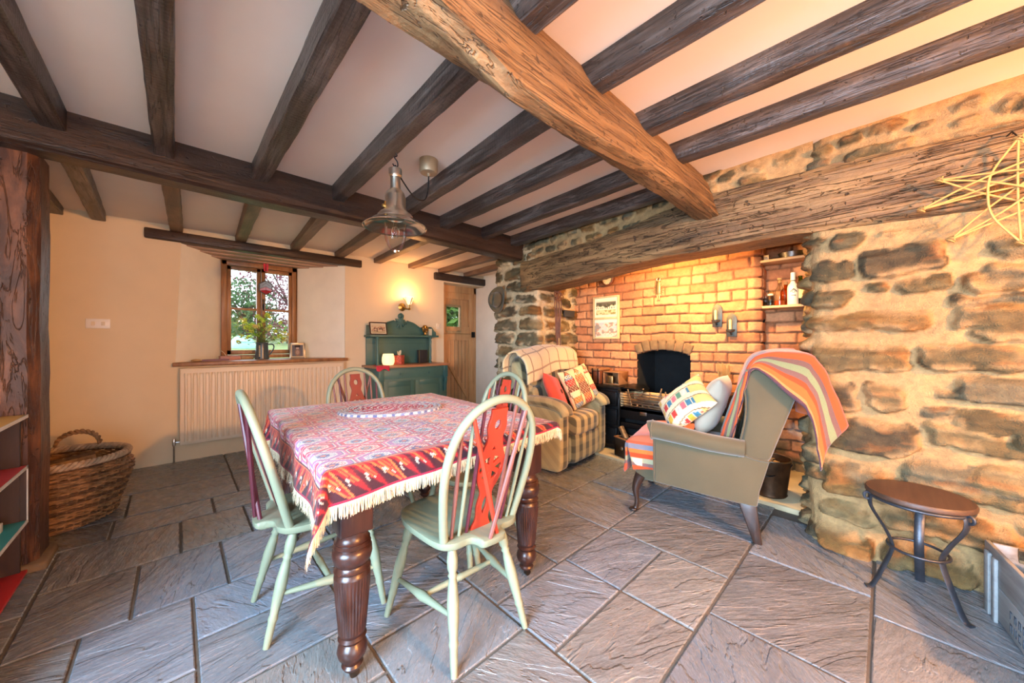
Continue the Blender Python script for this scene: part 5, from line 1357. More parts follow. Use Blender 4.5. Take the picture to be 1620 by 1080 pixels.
# brim: oval saucer hung flat against the wall, opening towards the stones
Mh = Matrix.Rotation(math.radians(10), 4, 'X') @ Matrix.Rotation(-PI / 2, 4, 'Y') @ Matrix.Rotation(math.radians(6), 4, 'X')
n1, n2 = 12, 48; vs = []; fs = []
prof = [(.001, .105), (.03, .112), (.055, .108), (.068, .085), (.073, .05), (.077, .008), (.082, .0), (.105, -.002), (.128, .004), (.138, .014)]
for i, (r, z) in enumerate(prof):
    for j in range(n2):
        a = 2 * PI * j / n2; ex = 1.22; zz_ = z + (.025 * math.cos(2 * a) * (-1) * max(0, (r - .08) / .058) if r > .08 else 0) - (.028 * math.exp(-((math.sin(a) * r) / .022) ** 2) if z > .08 else 0)
        vs.append(Mh @ Vector((r * math.cos(a) * ex, r * math.sin(a), zz_)))
fs = [(i * n2 + j, i * n2 + (j + 1) % n2, (i + 1) * n2 + (j + 1) % n2, (i + 1) * n2 + j) for i in range(len(prof) - 1) for j in range(n2)]
m = MB().add(vs, fs); o = m.build('crown', M['felt'], hatg, smooth=80); b = o.modifiers.new('S', 'SOLIDIFY'); b.thickness = .004
m = MB(); m.tube([Mh @ Vector((.079 * 1.22 * math.cos(a), .079 * math.sin(a), .018)) for a in [2 * PI * q / 40 for q in range(40)]], .010, 6, closed=True, flat=.3); m.build('hat_band', M['band'], hatg)
ih = thing('iron_bracket', 'black iron leaf hook on the plaster nib beside the door lintel', 'hook', (3.72, 3.56, 1.98))
m = MB(); m.box(-.006, .006, -.01, .01, -.05, .05)
for k in range(4): m.tube(catmull([(-.006, 0, .03 - .02 * k), (-.06, -.03 + .02 * k, .045 - .025 * k), (-.09, -.01 + .012 * k, .02 - .02 * k)], 4), [.006, .007, .008, .008, .006, .005, .005, .004, .002], 7)
m.build('hook', M['iron'], ih)
# twig star on the lintel
star = thing('twig_star', 'large willow twig star hanging on the lintel at the right', 'star', (2.66, -.40, 1.86))
M['twig'] = m_flat('peeled_willow', rgb(204, 158, 90), .6, var=.1, scale=20)
pts5 = [(.02, .235), (.262, .085), (.19, -.185), (-.02, -.245), (-.23, -.15), (-.28, .07)]
pts5 = [(-.03, .225), (-.222, .125), (-.278, -.012), (-.19, -.178), (.008, -.232), (.20, -.12), (.25, .10)]
# (dy: towards the left in the photograph is +Y)
tips = [Vector((0, 0, .225)), Vector((0, .222, .115)), Vector((0, .278, -.012)), Vector((0, .187, -.178)), Vector((0, -.006, -.230)), Vector((0, -.20, -.14)), Vector((0, -.27, .02)), Vector((0, -.19, .16))]
def arc(m, a, b, bulge, dx, r=.0042):
    d = b - a; n_ = Vector((0, -d.z, d.y)).normalized(); mid = (a + b) / 2 + n_ * bulge + Vector((dx, 0, 0))
    m.tube(catmull([a, a.lerp(mid, .55) + n_ * bulge * .28, mid, b.lerp(mid, .55) + n_ * bulge * .28, b], 5), r, 7)
m = MB()
for k, (a, b, bu_) in enumerate(((0, 4, .085), (0, 4, -.075), (0, 4, .004), (1, 5, .02), (1, 6, -.01), (1, 5, -.03), (2, 7, .02), (2, 6, -.015), (2, 7, -.02), (3, 7, .03), (3, 6, .0), (3, 7, -.02))):
    arc(m, tips[a], tips[b], bu_, .010 * ((k % 4) - 1.5))
m.build('twigs', M['twig'], star)
m = MB()
for t in tips:
    for q in range(3): m.tube([t + Vector((.012 * math.cos(a), .012 * math.sin(a + q), .006 * (q - 1) + .008 * math.sin(a))) for a in [2 * PI * j / 10 for j in range(10)]], .003, 5, closed=True)
m.build('ties', M['straw'], star)
m = MB().tube([(0, 0, .23), (.03, .012, .27), (.075, .02, .27)], .003, 6); m.build('hanger', M['iron'], star)
# ================================================================ window wall things
# radiator
M['rad'] = m_flat('radiator_enamel', rgb(232, 216, 190), .4, var=.02, scale=3)
ra = thing('radiator', 'long cream ribbed radiator on the wall under the window', 'radiator', (.80, 4.80, .175))
W2, RH = .768, .755
nx, nz = 33 * 10, 16; X_ = np.linspace(-W2 + .03, W2 - .03, nx)[:, None]; Z_ = np.linspace(.035, RH - .045, nz)[None]
ph = (X_ + W2) / .0462 * 2 * PI
env = sstep(0, .05, Z_ - .035) * sstep(0, .05, RH - .045 - Z_)
Yf = -.036 - .010 * np.clip(np.cos(ph) * 1.6, -1, 1) * env
P_ = np.stack([X_ + 0 * Z_, Yf, Z_ + 0 * X_], -1)
MB().box(-W2, W2, -.032, .03, 0, RH).build('body', M['rad'], ra, bevel=.008, seg=3)
np_grid('ribbed_panel', P_, M['rad'], parent=ra, smooth=60, flip=True)
m = MB(); m.box(-W2 - .002, W2 + .002, -.046, .034, RH - .002, RH + .004)
m.build('top_grille', M['rad'], ra, bevel=.002)
m = MB(); m.tube([(-W2, 0, .035), (-W2 - .035, 0, .035)], .010, 10).lathe([(.012, -.03), (.016, -.01), (.016, .02), (.011, .04)], 14, T(-W2 - .04, 0, .03)).tube([(-W2 - .04, 0, 0), (-W2 - .04, 0, -.17)], .0075, 8)
m.build('valve', m_flat('chrome', (.6, .6, .6, 1), .25, 1), ra)
m = MB(); m.tube([(W2, 0, .035), (W2 + .04, 0, .035), (W2 + .04, 0, -.17)], .0075, 8); m.build('pipe', M['rad'], ra)

sw = thing('light_switch', 'white double light switch plate on the cream wall left of the window', 'switch', (-.50, YW, 1.36))
MB().box(-.073, .073, -.009, 0, -.043, .043).build('plate', m_flat('switch_white', rgb(244, 238, 232), .35, var=.01), sw, bevel=.003)
for x in (-.03, .03): MB().box(x - .011, x + .011, -.013, -.008, -.018, .018).build('rocker', M['rad'], sw, bevel=.002)
sk = thing('wall_socket', 'pale square socket plate on the wall right of the green dresser', 'socket', (3.02, YW, 1.44))
MB().box(-.043, .043, -.008, 0, -.043, .043).build('plate', M['rad'], sk, bevel=.003)
MB().box(-.012, .012, -.012, -.007, -.02, .02).build('rocker', M['rad'], sk, bevel=.002)

# sill things
M['enamel'] = m_flat('slate_blue_enamel', rgb(70, 86, 98), .25, var=.05)
M['petal'] = m_leafy('lime_petal', rgb(214, 226, 96), .15, 60); M['petal2'] = m_leafy('cream_petal', rgb(236, 222, 150), .15, 60)
M['leaf'] = m_leafy('leaf_green', rgb(150, 196, 64), .2, 30); M['stem'] = m_flat('green_stem', rgb(90, 116, 50), .6)
SZI = .99
jug = thing('enamel_jug', 'slate blue enamel jug of lime green flowers on the window sill', 'jug', (.752, 5.12, SZI))
MB().lathe([(.068, 0), (.072, .004), (.070, .02), (.064, .12), (.060, .18), (.064, .195), (.066, .198), (.062, .2), (.056, .18), (.060, .02), (.001, .01)], 30, cap=False).build('body', M['enamel'], jug)
MB().tube(catmull([(.058, 0, .175), (.105, -.005, .175), (.118, -.005, .14), (.095, 0, .08), (.066, 0, .045)], 5), .007, 8).build('handle', M['enamel'], jug)
m = MB()
for k in range(7): m.box(-.0725, -.066, -.006, .006, .035 + .019 * k, .047 + .019 * k, Rz(math.radians(62)))
m.build('lettering', M['mount'], jug, smooth=None)
fl_ = thing('flower_bunch', 'bunch of lime and cream flower heads with leaves standing in the enamel jug', 'flowers', (.752, 5.12, SZI + .05))
rq = random.Random(12); heads = []; st_ = MB(); lv = MB()
for k in range(44):
    a = rq.uniform(0, 2 * PI); el = rq.uniform(.18, 1.45); R0 = rq.uniform(.17, .30)
    if k < 10: a = (0 if k % 2 else PI) + rq.uniform(-.6, .6); el = rq.uniform(-.02, .45); R0 = rq.uniform(.20, .29)
    p = Vector((R0 * math.cos(el) * math.cos(a), .75 * R0 * math.cos(el) * math.sin(a), .15 + R0 * 1.18 * math.sin(el)))
    heads.append(p); st_.tube(catmull([(0, 0, .0), (p.x * .1, p.y * .1, .14), (p.x * .5, p.y * .5, .14 + (p.z - .14) * .7), p], 3), .0022, 5)
    for q in range(2):
        b = p * rq.uniform(.55, .95) + Vector((0, 0, .03)); d = Vector((rq.uniform(-1, 1), rq.uniform(-1, 1), rq.uniform(-.3, .6))).normalized(); s = d.cross(Vector((0, 0, 1))).normalized(); L = rq.uniform(.035, .06)
        lv.add([b, b + d * L * .5 + s * L * .3, b + d * L + Vector((0, 0, -.008)), b + d * L * .5 - s * L * .3], [(0, 1, 2, 3)])
st_.build('stems', M['stem'], fl_); lv.build('leaves', M['leaf'], fl_, smooth=None, weld=False)
for k, p in enumerate(heads):
    m = MB(); r = rq.uniform(.018, .030)
    for q in range(26):
        d = Vector((rq.gauss(0, 1), rq.gauss(0, 1), rq.gauss(.25, 1))).normalized(); s = d.orthogonal().normalized(); t = d.cross(s); c = d * r * rq.uniform(.8, 1.05)
        m.add([c + s * r * .42, c + t * r * .42 + d * r * .1, c - s * r * .42, c - t * r * .42 + d * r * .1], [(0, 1, 2, 3)])
    o = m.build('flower_head', M['petal2'] if (p.z < .26 and k % 2) or k % 7 == 0 else M['petal'], fl_, smooth=None, weld=False, loc=p)
def photo_frame(name, label, loc, rz, w, h, frame_m_, inner, pic, mount=.015, tilt=.22, bw=.014):
    t = thing(name, label, 'picture', loc, rz)
    Mx = Matrix.Rotation(-tilt, 4, 'X'); m = MB()
    for a in ((-w / 2, -w / 2 + bw, 0, h), (w / 2 - bw, w / 2, 0, h), (-w / 2 + bw, w / 2 - bw, 0, bw), (-w / 2 + bw, w / 2 - bw, h - bw, h)): m.box(a[0], a[1], -.008, .008, a[2], a[3], Mx)
    m.build('surround', frame_m_, t, bevel=.002)
    MB().box(-w / 2 + bw * .8, w / 2 - bw * .8, -.002, .004, bw * .8, h - bw * .8, Mx).build('mount', inner, t, smooth=None)
    n = 40; u = np.linspace(0, 1, n)[:, None]; v = np.linspace(0, 1, n)[None]; k = bw + mount
    P = np.stack([-w / 2 + k + (w - 2 * k) * u + 0 * v, np.full((n, n), -.0035), k + (h - 2 * k) * v + 0 * u], -1)
    c_, s_ = math.cos(-tilt), math.sin(-tilt); y = P[..., 1] * c_ - P[..., 2] * s_; z = P[..., 1] * s_ + P[..., 2] * c_
    P = np.stack([P[..., 0], y, z], -1)
    np_grid('picture', P, M['print'], parent=t, col=pic(u + 0 * v, v + 0 * u))
    m = MB(); m.hexa([Mx @ Vector(q) for q in ((-.02, .006, .02), (.02, .006, .02), (.02, .010, .02), (-.02, .010, .02), (-.02, .006, h * .7), (.02, .006, h * .7), (.02, .010, h * .7), (-.02, .010, h * .7))])
    return t
def pic_dog(u, v):
    C = np.empty(u.shape + (3,)); C[:] = srgb(112, 116, 130); d = np.hypot((u - .5) * 1.3, v - .35); C[d < .34] = srgb(150, 128, 118); C[d < .2] = srgb(190, 168, 156)
    C[(np.abs(u - .5) < .12) & (v > .62)] = srgb(206, 196, 190); C[(v > .78) & (np.abs(u - .5) < .25)] = srgb(70, 60, 60); return C
def pic_group(u, v):
    C = np.empty(u.shape + (3,)); C[:] = srgb(222, 200, 160); f = fbm(u * 10, v * 8, 5); C[(f > .5) & (v > .2) & (v < .75)] = srgb(196, 144, 110); C[(f > .6) & (v < .6)] = srgb(120, 96, 80); C[v < .15] = srgb(180, 160, 120); return C
M['silver'] = m_flat('silver_frame', rgb(190, 184, 170), .3, .6, var=.05)
photo_frame('framed_photo', 'small silver framed photograph standing on the window sill by the jug', (1.115, 5.08, SZI), -.15, .17, .195, M['silver'], M['mount'], pic_dog, .012)
# papers and box at the left of the sill
tag(MB().box(-.09, .09, -.05, .05, 0, .045).build('card_box', m_flat('pink_card', rgb(196, 150, 144), .7), bevel=.003, loc=(.45, 5.13, SZI), rot=(0, 0, .1)), 'flat pinkish card box on the window sill', 'box')
tag(MB().box(-.06, .06, -.035, .035, 0, .03).build('wooden_box', M['shelfwood'], bevel=.003, loc=(.62, 5.24, SZI), rot=(0, 0, .1)), 'tiny wooden box behind the card box on the sill', 'box')
tag(MB().box(-.13, .13, -.04, .04, 0, .018).build('notebook', m_flat('mauve_cover', rgb(140, 110, 130), .7), bevel=.003, loc=(.30, 5.0, SZI), rot=(0, 0, .25)), 'thin mauve notebook lying at the left end of the sill', 'book')
tag(MB().ell((0, 0, .014), (.045, .03, .014), 14, 8).build('pebble', M['shelfwood'], loc=(.16, 4.885, SZI)), 'small pale pebble at the left end of the sill', 'pebble')
fe = MB().tube(catmull([(0, 0, .045), (-.03, .03, .12), (-.07, .05, .16)], 4), [.003] * 4 + [.002] * 4 + [.001], 6)
o = fe.build('feather', M['reveal'], loc=(.44, 5.2, SZI - .045)); tag(o, 'white feather leaning on the window frame behind the card box', 'feather')
# hanging suncatcher
M['redribbon'] = m_flat('red_ribbon', rgb(206, 46, 70), .6); M['redglass'] = m_leafy('red_glass', rgb(200, 44, 66), .05); M['pinkg'] = m_leafy('pink_glass', rgb(236, 186, 206), .05); M['lead'] = m_flat('lead_came', (.03, .03, .035, 1), .5)
su = thing('suncatcher', 'red and white hexagon glass ornament hanging in the window on a red ribbon', 'suncatcher', (.808, 5.235, 1.86))
hx = [(.075 * math.sin(k * PI / 3), .086 * math.cos(k * PI / 3)) for k in range(6)]
MX = Matrix(((1, 0, 0, 0), (0, 0, -1, 0), (0, 1, 0, 0), (0, 0, 0, 1)))
c0 = (0, 0)
MB().prism([hx[4], (0, -.03), hx[2], hx[3]], -.003, .003, MX).build('red_pane', M['redglass'], su, smooth=None)
MB().prism([(hx[4][0], -.02), (0, .012), (hx[2][0], -.02), (hx[2][0], hx[2][1]), (0, -.03), hx[4]], -.003, .003, MX).build('pink_pane', M['pinkg'], su, smooth=None)
MB().prism([hx[5], hx[0], hx[1], (hx[2][0], -.02), (0, .012), (hx[4][0], -.02)], -.003, .003, MX).build('pale_pane', m_leafy('pale_glass', rgb(196, 206, 216), .05), su, smooth=None)
m = MB(); m.tube([MX @ Vector((x, y, 0)) for x, y in hx], .0065, 6, closed=True)
for a, b in (((hx[4][0], -.02), (0, .012)), ((0, .012), (hx[2][0], -.02)), (hx[4], (0, -.03)), ((0, -.03), hx[2]), ((0, .012), (0, -.086)), ((-.04, .02), (0, .055)), ((0, .055), (.04, .02)), ((0, .055), (0, .086))): m.tube([MX @ Vector((*a, 0)), MX @ Vector((*b, 0))], .004, 5)
m.build('came', M['lead'], su)
m = MB(); m.tube([(0, 0, .086), (.004, .0, .2), (0, 0, .29)], .0025, 6); 
for s in (-1, 1): m.add([(s * .003, 0, .29), (s * .028, -.004, .30), (s * .022, -.004, .20), (s * .008, 0, .20)], [(0, 1, 2, 3)])
m.build('ribbon', M['redribbon'], su)

# ================================================================ green dresser (chiffonier)
M['dgreen'] = m_flat('dresser_green', rgb(70, 108, 102), .45, var=.05, scale=5, bump=.03)
M['dtop'] = m_wood('dresser_top', [(.25, (.30, .12, .05)), (.5, (.46, .21, .10)), (.8, (.58, .32, .18))], 'X', .35, 5, .1)
dr_ = thing('dresser', 'teal green painted chiffonier dresser with carved crest against the back wall', 'dresser', (2.36, 4.60, 0))
DW, DF, DB = .51, -.20, .245
m = MB(); m.box(-DW, DW, DF, DB, .06, .855); m.box(-DW - .01, DW + .01, DF - .012, DB, 0, .07); m.build('cabinet', M['dgreen'], dr_, bevel=.005)
MB().box(-DW - .035, DW + .04, DF - .03, DB, .855, .885).build('worktop', M['dtop'], dr_, bevel=.006)
d = MB().box(-DW + .07, DW - .07, DF - .016, DF, .715, .835).build('drawer', M['dgreen'], dr_, bevel=.004)
for x in (-.21, .21): MB().lathe([(.008, 0), (.012, .006), (.019, .018), (.016, .028), (.001, .030)], 16, T(x, DF - .016, .775) @ Matrix.Rotation(PI / 2, 4, 'X')).build('knob', M['dgreen'], d)
for s in (-1, 1):
    x0, x1 = (-.44, -.006) if s < 0 else (.006, .44)
    m = MB()
    for a in ((x0, x0 + .06, .10, .68), (x1 - .06, x1, .10, .68), (x0 + .06, x1 - .06, .10, .17), (x0 + .06, x1 - .06, .61, .68)): m.box(a[0], a[1], DF - .014, DF, a[2], a[3])
    dd = m.build('door', M['dgreen'], dr_, bevel=.003)
    MB().box(x0 + .055, x1 - .055, DF - .005, DF, .165, .615).build('panel', M['dgreen'], dd, bevel=.004)
    m = MB(); yz_prism(m, [(DF, .69), (DF - .035, .69), (DF - .04, .655), (DF - .028, .60), (DF - .016, .56), (DF - .022, .52), (DF - .008, .48), (DF, .48)], s * .475 - .022, s * .475 + .022)
    m.build('corbel', M['dgreen'], dr_, bevel=.004)
    MB().box(s * .475 - .035, s * .475 + .035, DF - .03, DF, .69, .855).build('pilaster', M['dgreen'], dr_, bevel=.004)
    m = MB(); turned(m, (s * .40, DB - .17, .885), (s * .40, DB - .17, 1.26), [(0, .022), (.06, .024), (.08, .014), (.15, .02), (.3, .016), (.5, .019), (.7, .015), (.85, .02), (.92, .014), (.95, .022), (1, .022)], 14); m.build('column', M['dgreen'], dr_, smooth=60)
    m = MB(); yz_prism(m, [(DB - .20, 1.29), (DB, 1.29), (DB, 1.42), (DB - .06, 1.42), (DB - .10, 1.40), (DB - .14, 1.36), (DB - .19, 1.34)], s * .475 - .01, s * .475 + .01); m.build('gallery_end', M['dgreen'], dr_, bevel=.004)
MB().box(-.49, .49, DB - .02, DB, .885, 1.27).build('back_panel', M['dgreen'], dr_, bevel=.003)
MB().box(-.49, .49, DB - .025, DB - .018, 1.165, 1.18).build('bead', M['dgreen'], dr_, bevel=.002)
MB().box(-.515, .515, DB - .22, DB, 1.262, 1.29).build('upper_shelf', M['dgreen'], dr_, bevel=.005)
half = [(.0, 1.50), (.10, 1.495), (.20, 1.465), (.27, 1.425), (.31, 1.40), (.335, 1.405), (.35, 1.395), (.345, 1.375), (.36, 1.36), (.40, 1.345), (.41, 1.29)]
arch = [(x, z) for x, z in half] + [(-x, z) for x, z in reversed(half[1:])]
Mxz = Matrix(((1, 0, 0, 0), (0, 0, -1, 0), (0, 1, 0, 0), (0, 0, 0, 1)))
pe = MB().prism(arch, -DB, -DB + .022, Mxz).build('pediment', M['dgreen'], dr_, bevel=.003)
cur = catmull([(x, DB - .026, z) for x, z in half[1:8]], 4)
MB().tube(cur, .011, 8).tube([(-p.x, p.y, p.z) for p in cur], .011, 8).tube(catmull([(.335, DB - .03, 1.40), (.355, DB - .03, 1.415), (.37, DB - .03, 1.40), (.36, DB - .03, 1.385)], 4), .008, 8).tube(catmull([(-.335, DB - .03, 1.40), (-.355, DB - .03, 1.415), (-.37, DB - .03, 1.40), (-.36, DB - .03, 1.385)], 4), .008, 8).build('moulding', M['dgreen'], pe)
m = MB(); m.ell((0, DB - .03, 1.475), (.05, .02, .05), 16, 10)
for k in range(9):
    a = -PI / 2 + 2 * PI * k / 9; L = .075 if k % 2 else .095
    p = Vector((0, DB - .03, 1.475)); q = p + Vector((L * math.cos(a), 0, L * math.sin(a)))
    m.tube([p, p.lerp(q, .6), q], [.018, .022, .006], 8)
m.tube(catmull([(-.03, DB - .035, 1.54), (-.035, DB - .035, 1.575), (0, DB - .035, 1.60), (.035, DB - .035, 1.575), (.03, DB - .035, 1.54)], 4), .011, 8)
m.ell((0, DB - .035, 1.565), (.022, .016, .03), 12, 8)
m.build('crest', M['dgreen'], pe, smooth=60)
tr_z = .885
ca = thing('candle_jar', 'lit pale glass candle jar glowing on the dresser top at the left', 'candle', (2.065, 4.575, tr_z))
M['frost'] = m_flat('frosted_glass', rgb(250, 226, 190), .5); 
M['frost'].node_tree.nodes['Principled BSDF'].inputs['Emission Color'].default_value = (1, .62, .30, 1); M['frost'].node_tree.nodes['Principled BSDF'].inputs['Emission Strength'].default_value = 1.0
MB().lathe([(.055, 0), (.072, .012), (.082, .05), (.080, .10), (.070, .14), (.066, .15), (.062, .15), (.074, .10), (.076, .05), (.05, .012), (.001, .010)], 28, cap=False).build('jar', M['frost'], ca)
M['flame'] = m_emit('candle_flame', (1, .72, .36, 1), 40)
MB().lathe([(.035, .012), (.035, .05), (.001, .052)], 18).build('candle', M['wax'], ca)
MB().lathe([(.001, .055), (.010, .068), (.008, .085), (.001, .108)], 12).build('flame', M['flame'], ca)
ti = thing('tissue_box', 'red and white patterned tissue box on the middle of the dresser top', 'tissue box', (2.245, 4.63, tr_z), .7)
def tis(u, v): 
    C = np.empty(u.shape + (3,)); C[:] = srgb(226, 120, 96); f = fbm(u * 9, v * 9, 4); C[f > .52] = srgb(240, 226, 210); C[f < .4] = srgb(190, 50, 50); return C
m = MB().box(-.055, .055, -.055, .055, 0, .125).build('carton', m_flat('tissue_carton', rgb(206, 96, 76), .7, var=.35, scale=60), ti, bevel=.004)
m = MB(); 
for k in range(5):
    a = k * 1.25; m.add([(0, 0, .118), (.03 * math.cos(a), .03 * math.sin(a), .135), (.045 * math.cos(a + .5), .03 * math.sin(a + .5), .185 + .008 * k), (.0, .01, .165)], [(0, 1, 2, 3)])
o = m.build('tissue', M['mount'], ti, smooth=None); b = o.modifiers.new('S', 'SUBSURF'); b.levels = 2; b.render_levels = 2
bk_ = thing('book', 'black upright book at the right end of the dresser top', 'book', (2.655, 4.72, tr_z), .25)
MB().box(-.075, .07, -.03, .03, 0, .19).build('cover', M['lead'], bk_, bevel=.003); MB().box(-.079, -.074, -.02, -.008, .0, .19).build('gilt_edge', M['gilt'], bk_)
rn = MB(); 
P_ = [[(1.80 + .05 * i / 6 + .18 * i / 6, 4.385 + .03 * math.sin(i), .8875 if j < 3 else .8875 - .03 * (j - 2)) for j in range(3)] for i in range(7)]
rn = sheet('runner', lambda u, v: (1.815 + .17 * u, 4.47 - .107 * min(1, v * 1.6) - .012 * max(0, v - .62), .888 + .004 * math.sin(u * 9) - (.05 * max(0, v - .63) / .37 * (1 + .4 * math.sin(u * 8)))), 16, 16, M['redribbon'], .004, 'pink and red folded cloth hanging over the left corner of the dresser top', 'cloth')
M['darkframe'] = m_wood('dark_frame', [(.3, (.02, .009, .006)), (.7, (.07, .03, .018))], 'X', .3, 8, .05)
photo_frame('framed_photo', 'dark wood framed photograph leaning on the upper shelf of the dresser', (1.965, 4.638, 1.29), .0, .235, .17, M['darkframe'], M['mount'], pic_group, .012)
or_ = thing('carved_ornament', 'brown and gold carved figurine at the right end of the dresser upper shelf', 'ornament', (2.70, 4.72, 1.29))
m = MB(); m.lathe([(.03, 0), (.035, .012), (.02, .02), (.018, .05)], 14)
for k in range(8):
    a = k * PI / 4; m.tube(catmull([(0, 0, .03), (.035 * math.cos(a), .02 * math.sin(a), .07), (.045 * math.cos(a + .6), .025 * math.sin(a + .6), .11), (.015 * math.cos(a + 1.4), .01, .15)], 4), [.011] * 6 + [.008] * 6 + [.006], 7)
m.build('carving', M['brass'], or_)
tag(MB().box(-.03, .03, -.01, .01, 0, .10).build('birthday_card', M['mount'], loc=(2.80, 4.74, 1.29), rot=(0, 0, .3)), 'small upright card beside the figurine on the dresser upper shelf', 'card')
# wall sconce (lit)
sc = thing('wall_light', 'lit brass wall light with white glass shade above the dresser', 'wall light', (2.395, YW, 1.70))
MB().lathe([(.03, 0), (.055, .006), (.058, .016), (.03, .03), (.012, .034)], 24, Matrix.Rotation(PI / 2, 4, 'X')).build('wall_rose', M['brass'], sc)
m = MB(); m.tube(catmull([(0, -.03, 0), (.05, -.09, -.03), (.065, -.11, .0), (.065, -.11, .05)], 5), .009, 8); m.lathe([(.012, -.035), (.02, -.02), (.012, 0)], 12, T(.065, -.11, -.01))
for k in range(3):
    a = 2 * PI * k / 3 + .6; m.tube(catmull([(.065, -.11, -.01), (.065 + .03 * math.cos(a), -.11 + .03 * math.sin(a), .05), (.065 + .085 * math.cos(a), -.11 + .085 * math.sin(a), .13)], 5), .006, 7)
m.build('bracket', M['brass'], sc)
M['opal'] = m_flat('opal_glass', rgb(255, 240, 214), .4); pb = M['opal'].node_tree.nodes['Principled BSDF']; pb.inputs['Emission Color'].default_value = (1, .60, .28, 1); pb.inputs['Emission Strength'].default_value = 1.3
MB().lathe([(.018, .03), (.034, .05), (.044, .085), (.056, .125), (.066, .14), (.062, .142), (.05, .122), (.038, .085), (.02, .05), (.001, .035)], 26, T(.065, -.11, 0), cap=False).build('glass_shade', M['opal'], sc)
MB().ell((.065, -.11, .095), (.018, .018, .03), 14, 10).build('bulb', m_emit('lamp_bulb', (1, .62, .28, 1), 10), sc)

# ================================================================ pendant lamp
M['nickel'] = m_flat('brushed_nickel', (.74, .67, .55, 1), .30, 1, var=.06); M['nickel_in'] = m_flat('polished_reflector', (.80, .77, .72, 1), .14, 1, var=.03)
M['fibre'] = m_flat('black_flex', (.012, .010, .008, 1), .6)
LP = (.93, 1.965)
pl = thing('pendant_lamp', 'nickel fisherman pendant lamp with glass globe hanging from a ceiling joist', 'pendant lamp', (*LP, 1.89))
MB().lathe([(.030, .315), (.037, .312), (.037, .275), (.030, .27), (.028, .262), (.028, .195), (.034, .19), (.050, .175), (.058, .15), (.058, .09), (.062, .084), (.064, .07), (.085, .055), (.098, .04), (.10, .02), (.115, .012)], 36, cap=False).build('housing', M['nickel'], pl, smooth=50)
o = MB().lathe([(.115, .014), (.135, .008), (.165, -.016), (.178, -.024), (.180, -.028), (.176, -.028), (.162, -.020), (.133, .002), (.09, .012), (.05, .02)], 48, cap=False).build('reflector', M['nickel_in'], pl, smooth=70)
MB().lathe([(.060, .005), (.062, -.03), (.062, -.07), (.056, -.105), (.042, -.14), (.024, -.158), (.001, -.160)], 30, cap=False).build('globe', m_glass('lamp_globe', (.97, .95, .9, 1)), pl, smooth=80)
MB().lathe([(.008, -.156), (.012, -.162), (.010, -.172), (.001, -.174)], 14).build('finial', M['nickel'], pl)
m = MB(); m.ell((0, 0, -.055), (.026, .026, .034), 16, 10).lathe([(.013, -.03), (.013, .01)], 14); m.build('bulb', M['clear'], pl)
m = MB().tube([(.0, 0, -.07), (.008, 0, -.05), (-.008, 0, -.045), (0, 0, -.02)], .0015, 5); m.build('filament', M['steel'], pl)
m = MB(); m.box(-.066, -.060, -.006, .006, .055, .11); m.lathe([(.004, -.012), (.010, -.008), (.010, .008), (.004, .012)], 10, T(-.068, 0, .085) @ Matrix.Rotation(PI / 2, 4, 'Y')); m.build('wing_nut', M['brass'], pl)
m = MB(); m.tube(catmull([(0, 0, .412), (.010, .0, .395), (-.006, 0, .38), (.012, 0, .36), (.014, 0, .335), (-.004, 0, .325), (-.016, 0, .34)], 5), .0035, 7).tube([(0, 0, .31), (0, 0, .335)], .006, 8)
m.build('hook', M['iron'], pl)
RX = (1.225, 2.095)
dx, dy = RX[0] - LP[0], RX[1] - LP[1]
m = MB().tube(catmull([(0, 0, .325), (dx * .2, dy * .2, .27), (dx * .55, dy * .55, .215), (dx * .85, dy * .85, .235), (dx * .97, dy * .97, .31), (dx, dy, .42)], 7), .0042, 8); m.build('flex', M['fibre'], pl)
M['rosem'] = m_flat('ceiling_rose_nickel', rgb(170, 150, 120), .45, .3, var=.05)
MB().lathe([(.058, ZC - 1.89), (.060, .515), (.060, .44), (.054, .43), (.012, .428), (.009, .41), (.001, .408)], 28, T(dx, dy, 0)).build('ceiling_rose', M['rosem'], pl, smooth=50)

# ================================================================ left: basket, bookcase
M['wicker'] = m_flat('wicker', rgb(150, 112, 76), .6, var=.3, scale=26, bump=.2); M['wicker_d'] = m_flat('wicker_dark', rgb(96, 68, 46), .65, var=.3, scale=26); M['wicker_l'] = m_flat('wicker_grey', rgb(176, 152, 126), .6, var=.2, scale=30)
BC = (-.60, 3.80)
bs = thing('log_basket', 'large round wicker log basket with two handles behind the timber post', 'basket', (*BC, 0))
bp = [(.02, .295, .27), (.10, .315, .285), (.20, .345, .31), (.30, .375, .335), (.345, .375, .335), (.38, .352, .315), (.41, .355, .315)]
def brad(z): return np.interp(z, [q[0] for q in bp], [q[1] for q in bp]), np.interp(z, [q[0] for q in bp], [q[2] for q in bp])
MB().lathe([(1, .018)], 8) if False else None
ns = 56; m1, m2 = MB(), MB()
for k in range(29):
    z = .022 + k * .0132; rx, ry = brad(z); pts = []
    for j in range(ns * 4):
        a = 2 * PI * j / (ns * 4); w = .008 * math.sin(a * ns / 2 + (k % 2) * PI); pts.append(((rx + w) * math.cos(a), (ry + w) * math.sin(a), z + .002 * math.sin(a * 5 + k)))
    (m1 if (k // 2) % 2 or k % 5 == 0 else m2).tube(pts, .0068, 5, closed=True)
m1.build('weave', M['wicker'], bs, smooth=60); m2.build('weave', M['wicker_d'], bs, smooth=60)
m = MB()
for j in range(ns):
    a = 2 * PI * j / ns; m.tube([(brad(z)[0] * math.cos(a), brad(z)[1] * math.sin(a), z) for z in (.01, .1, .2, .3, .345, .38, .41)], .0055, 5)
m.build('stakes', M['wicker'], bs)
m = MB()
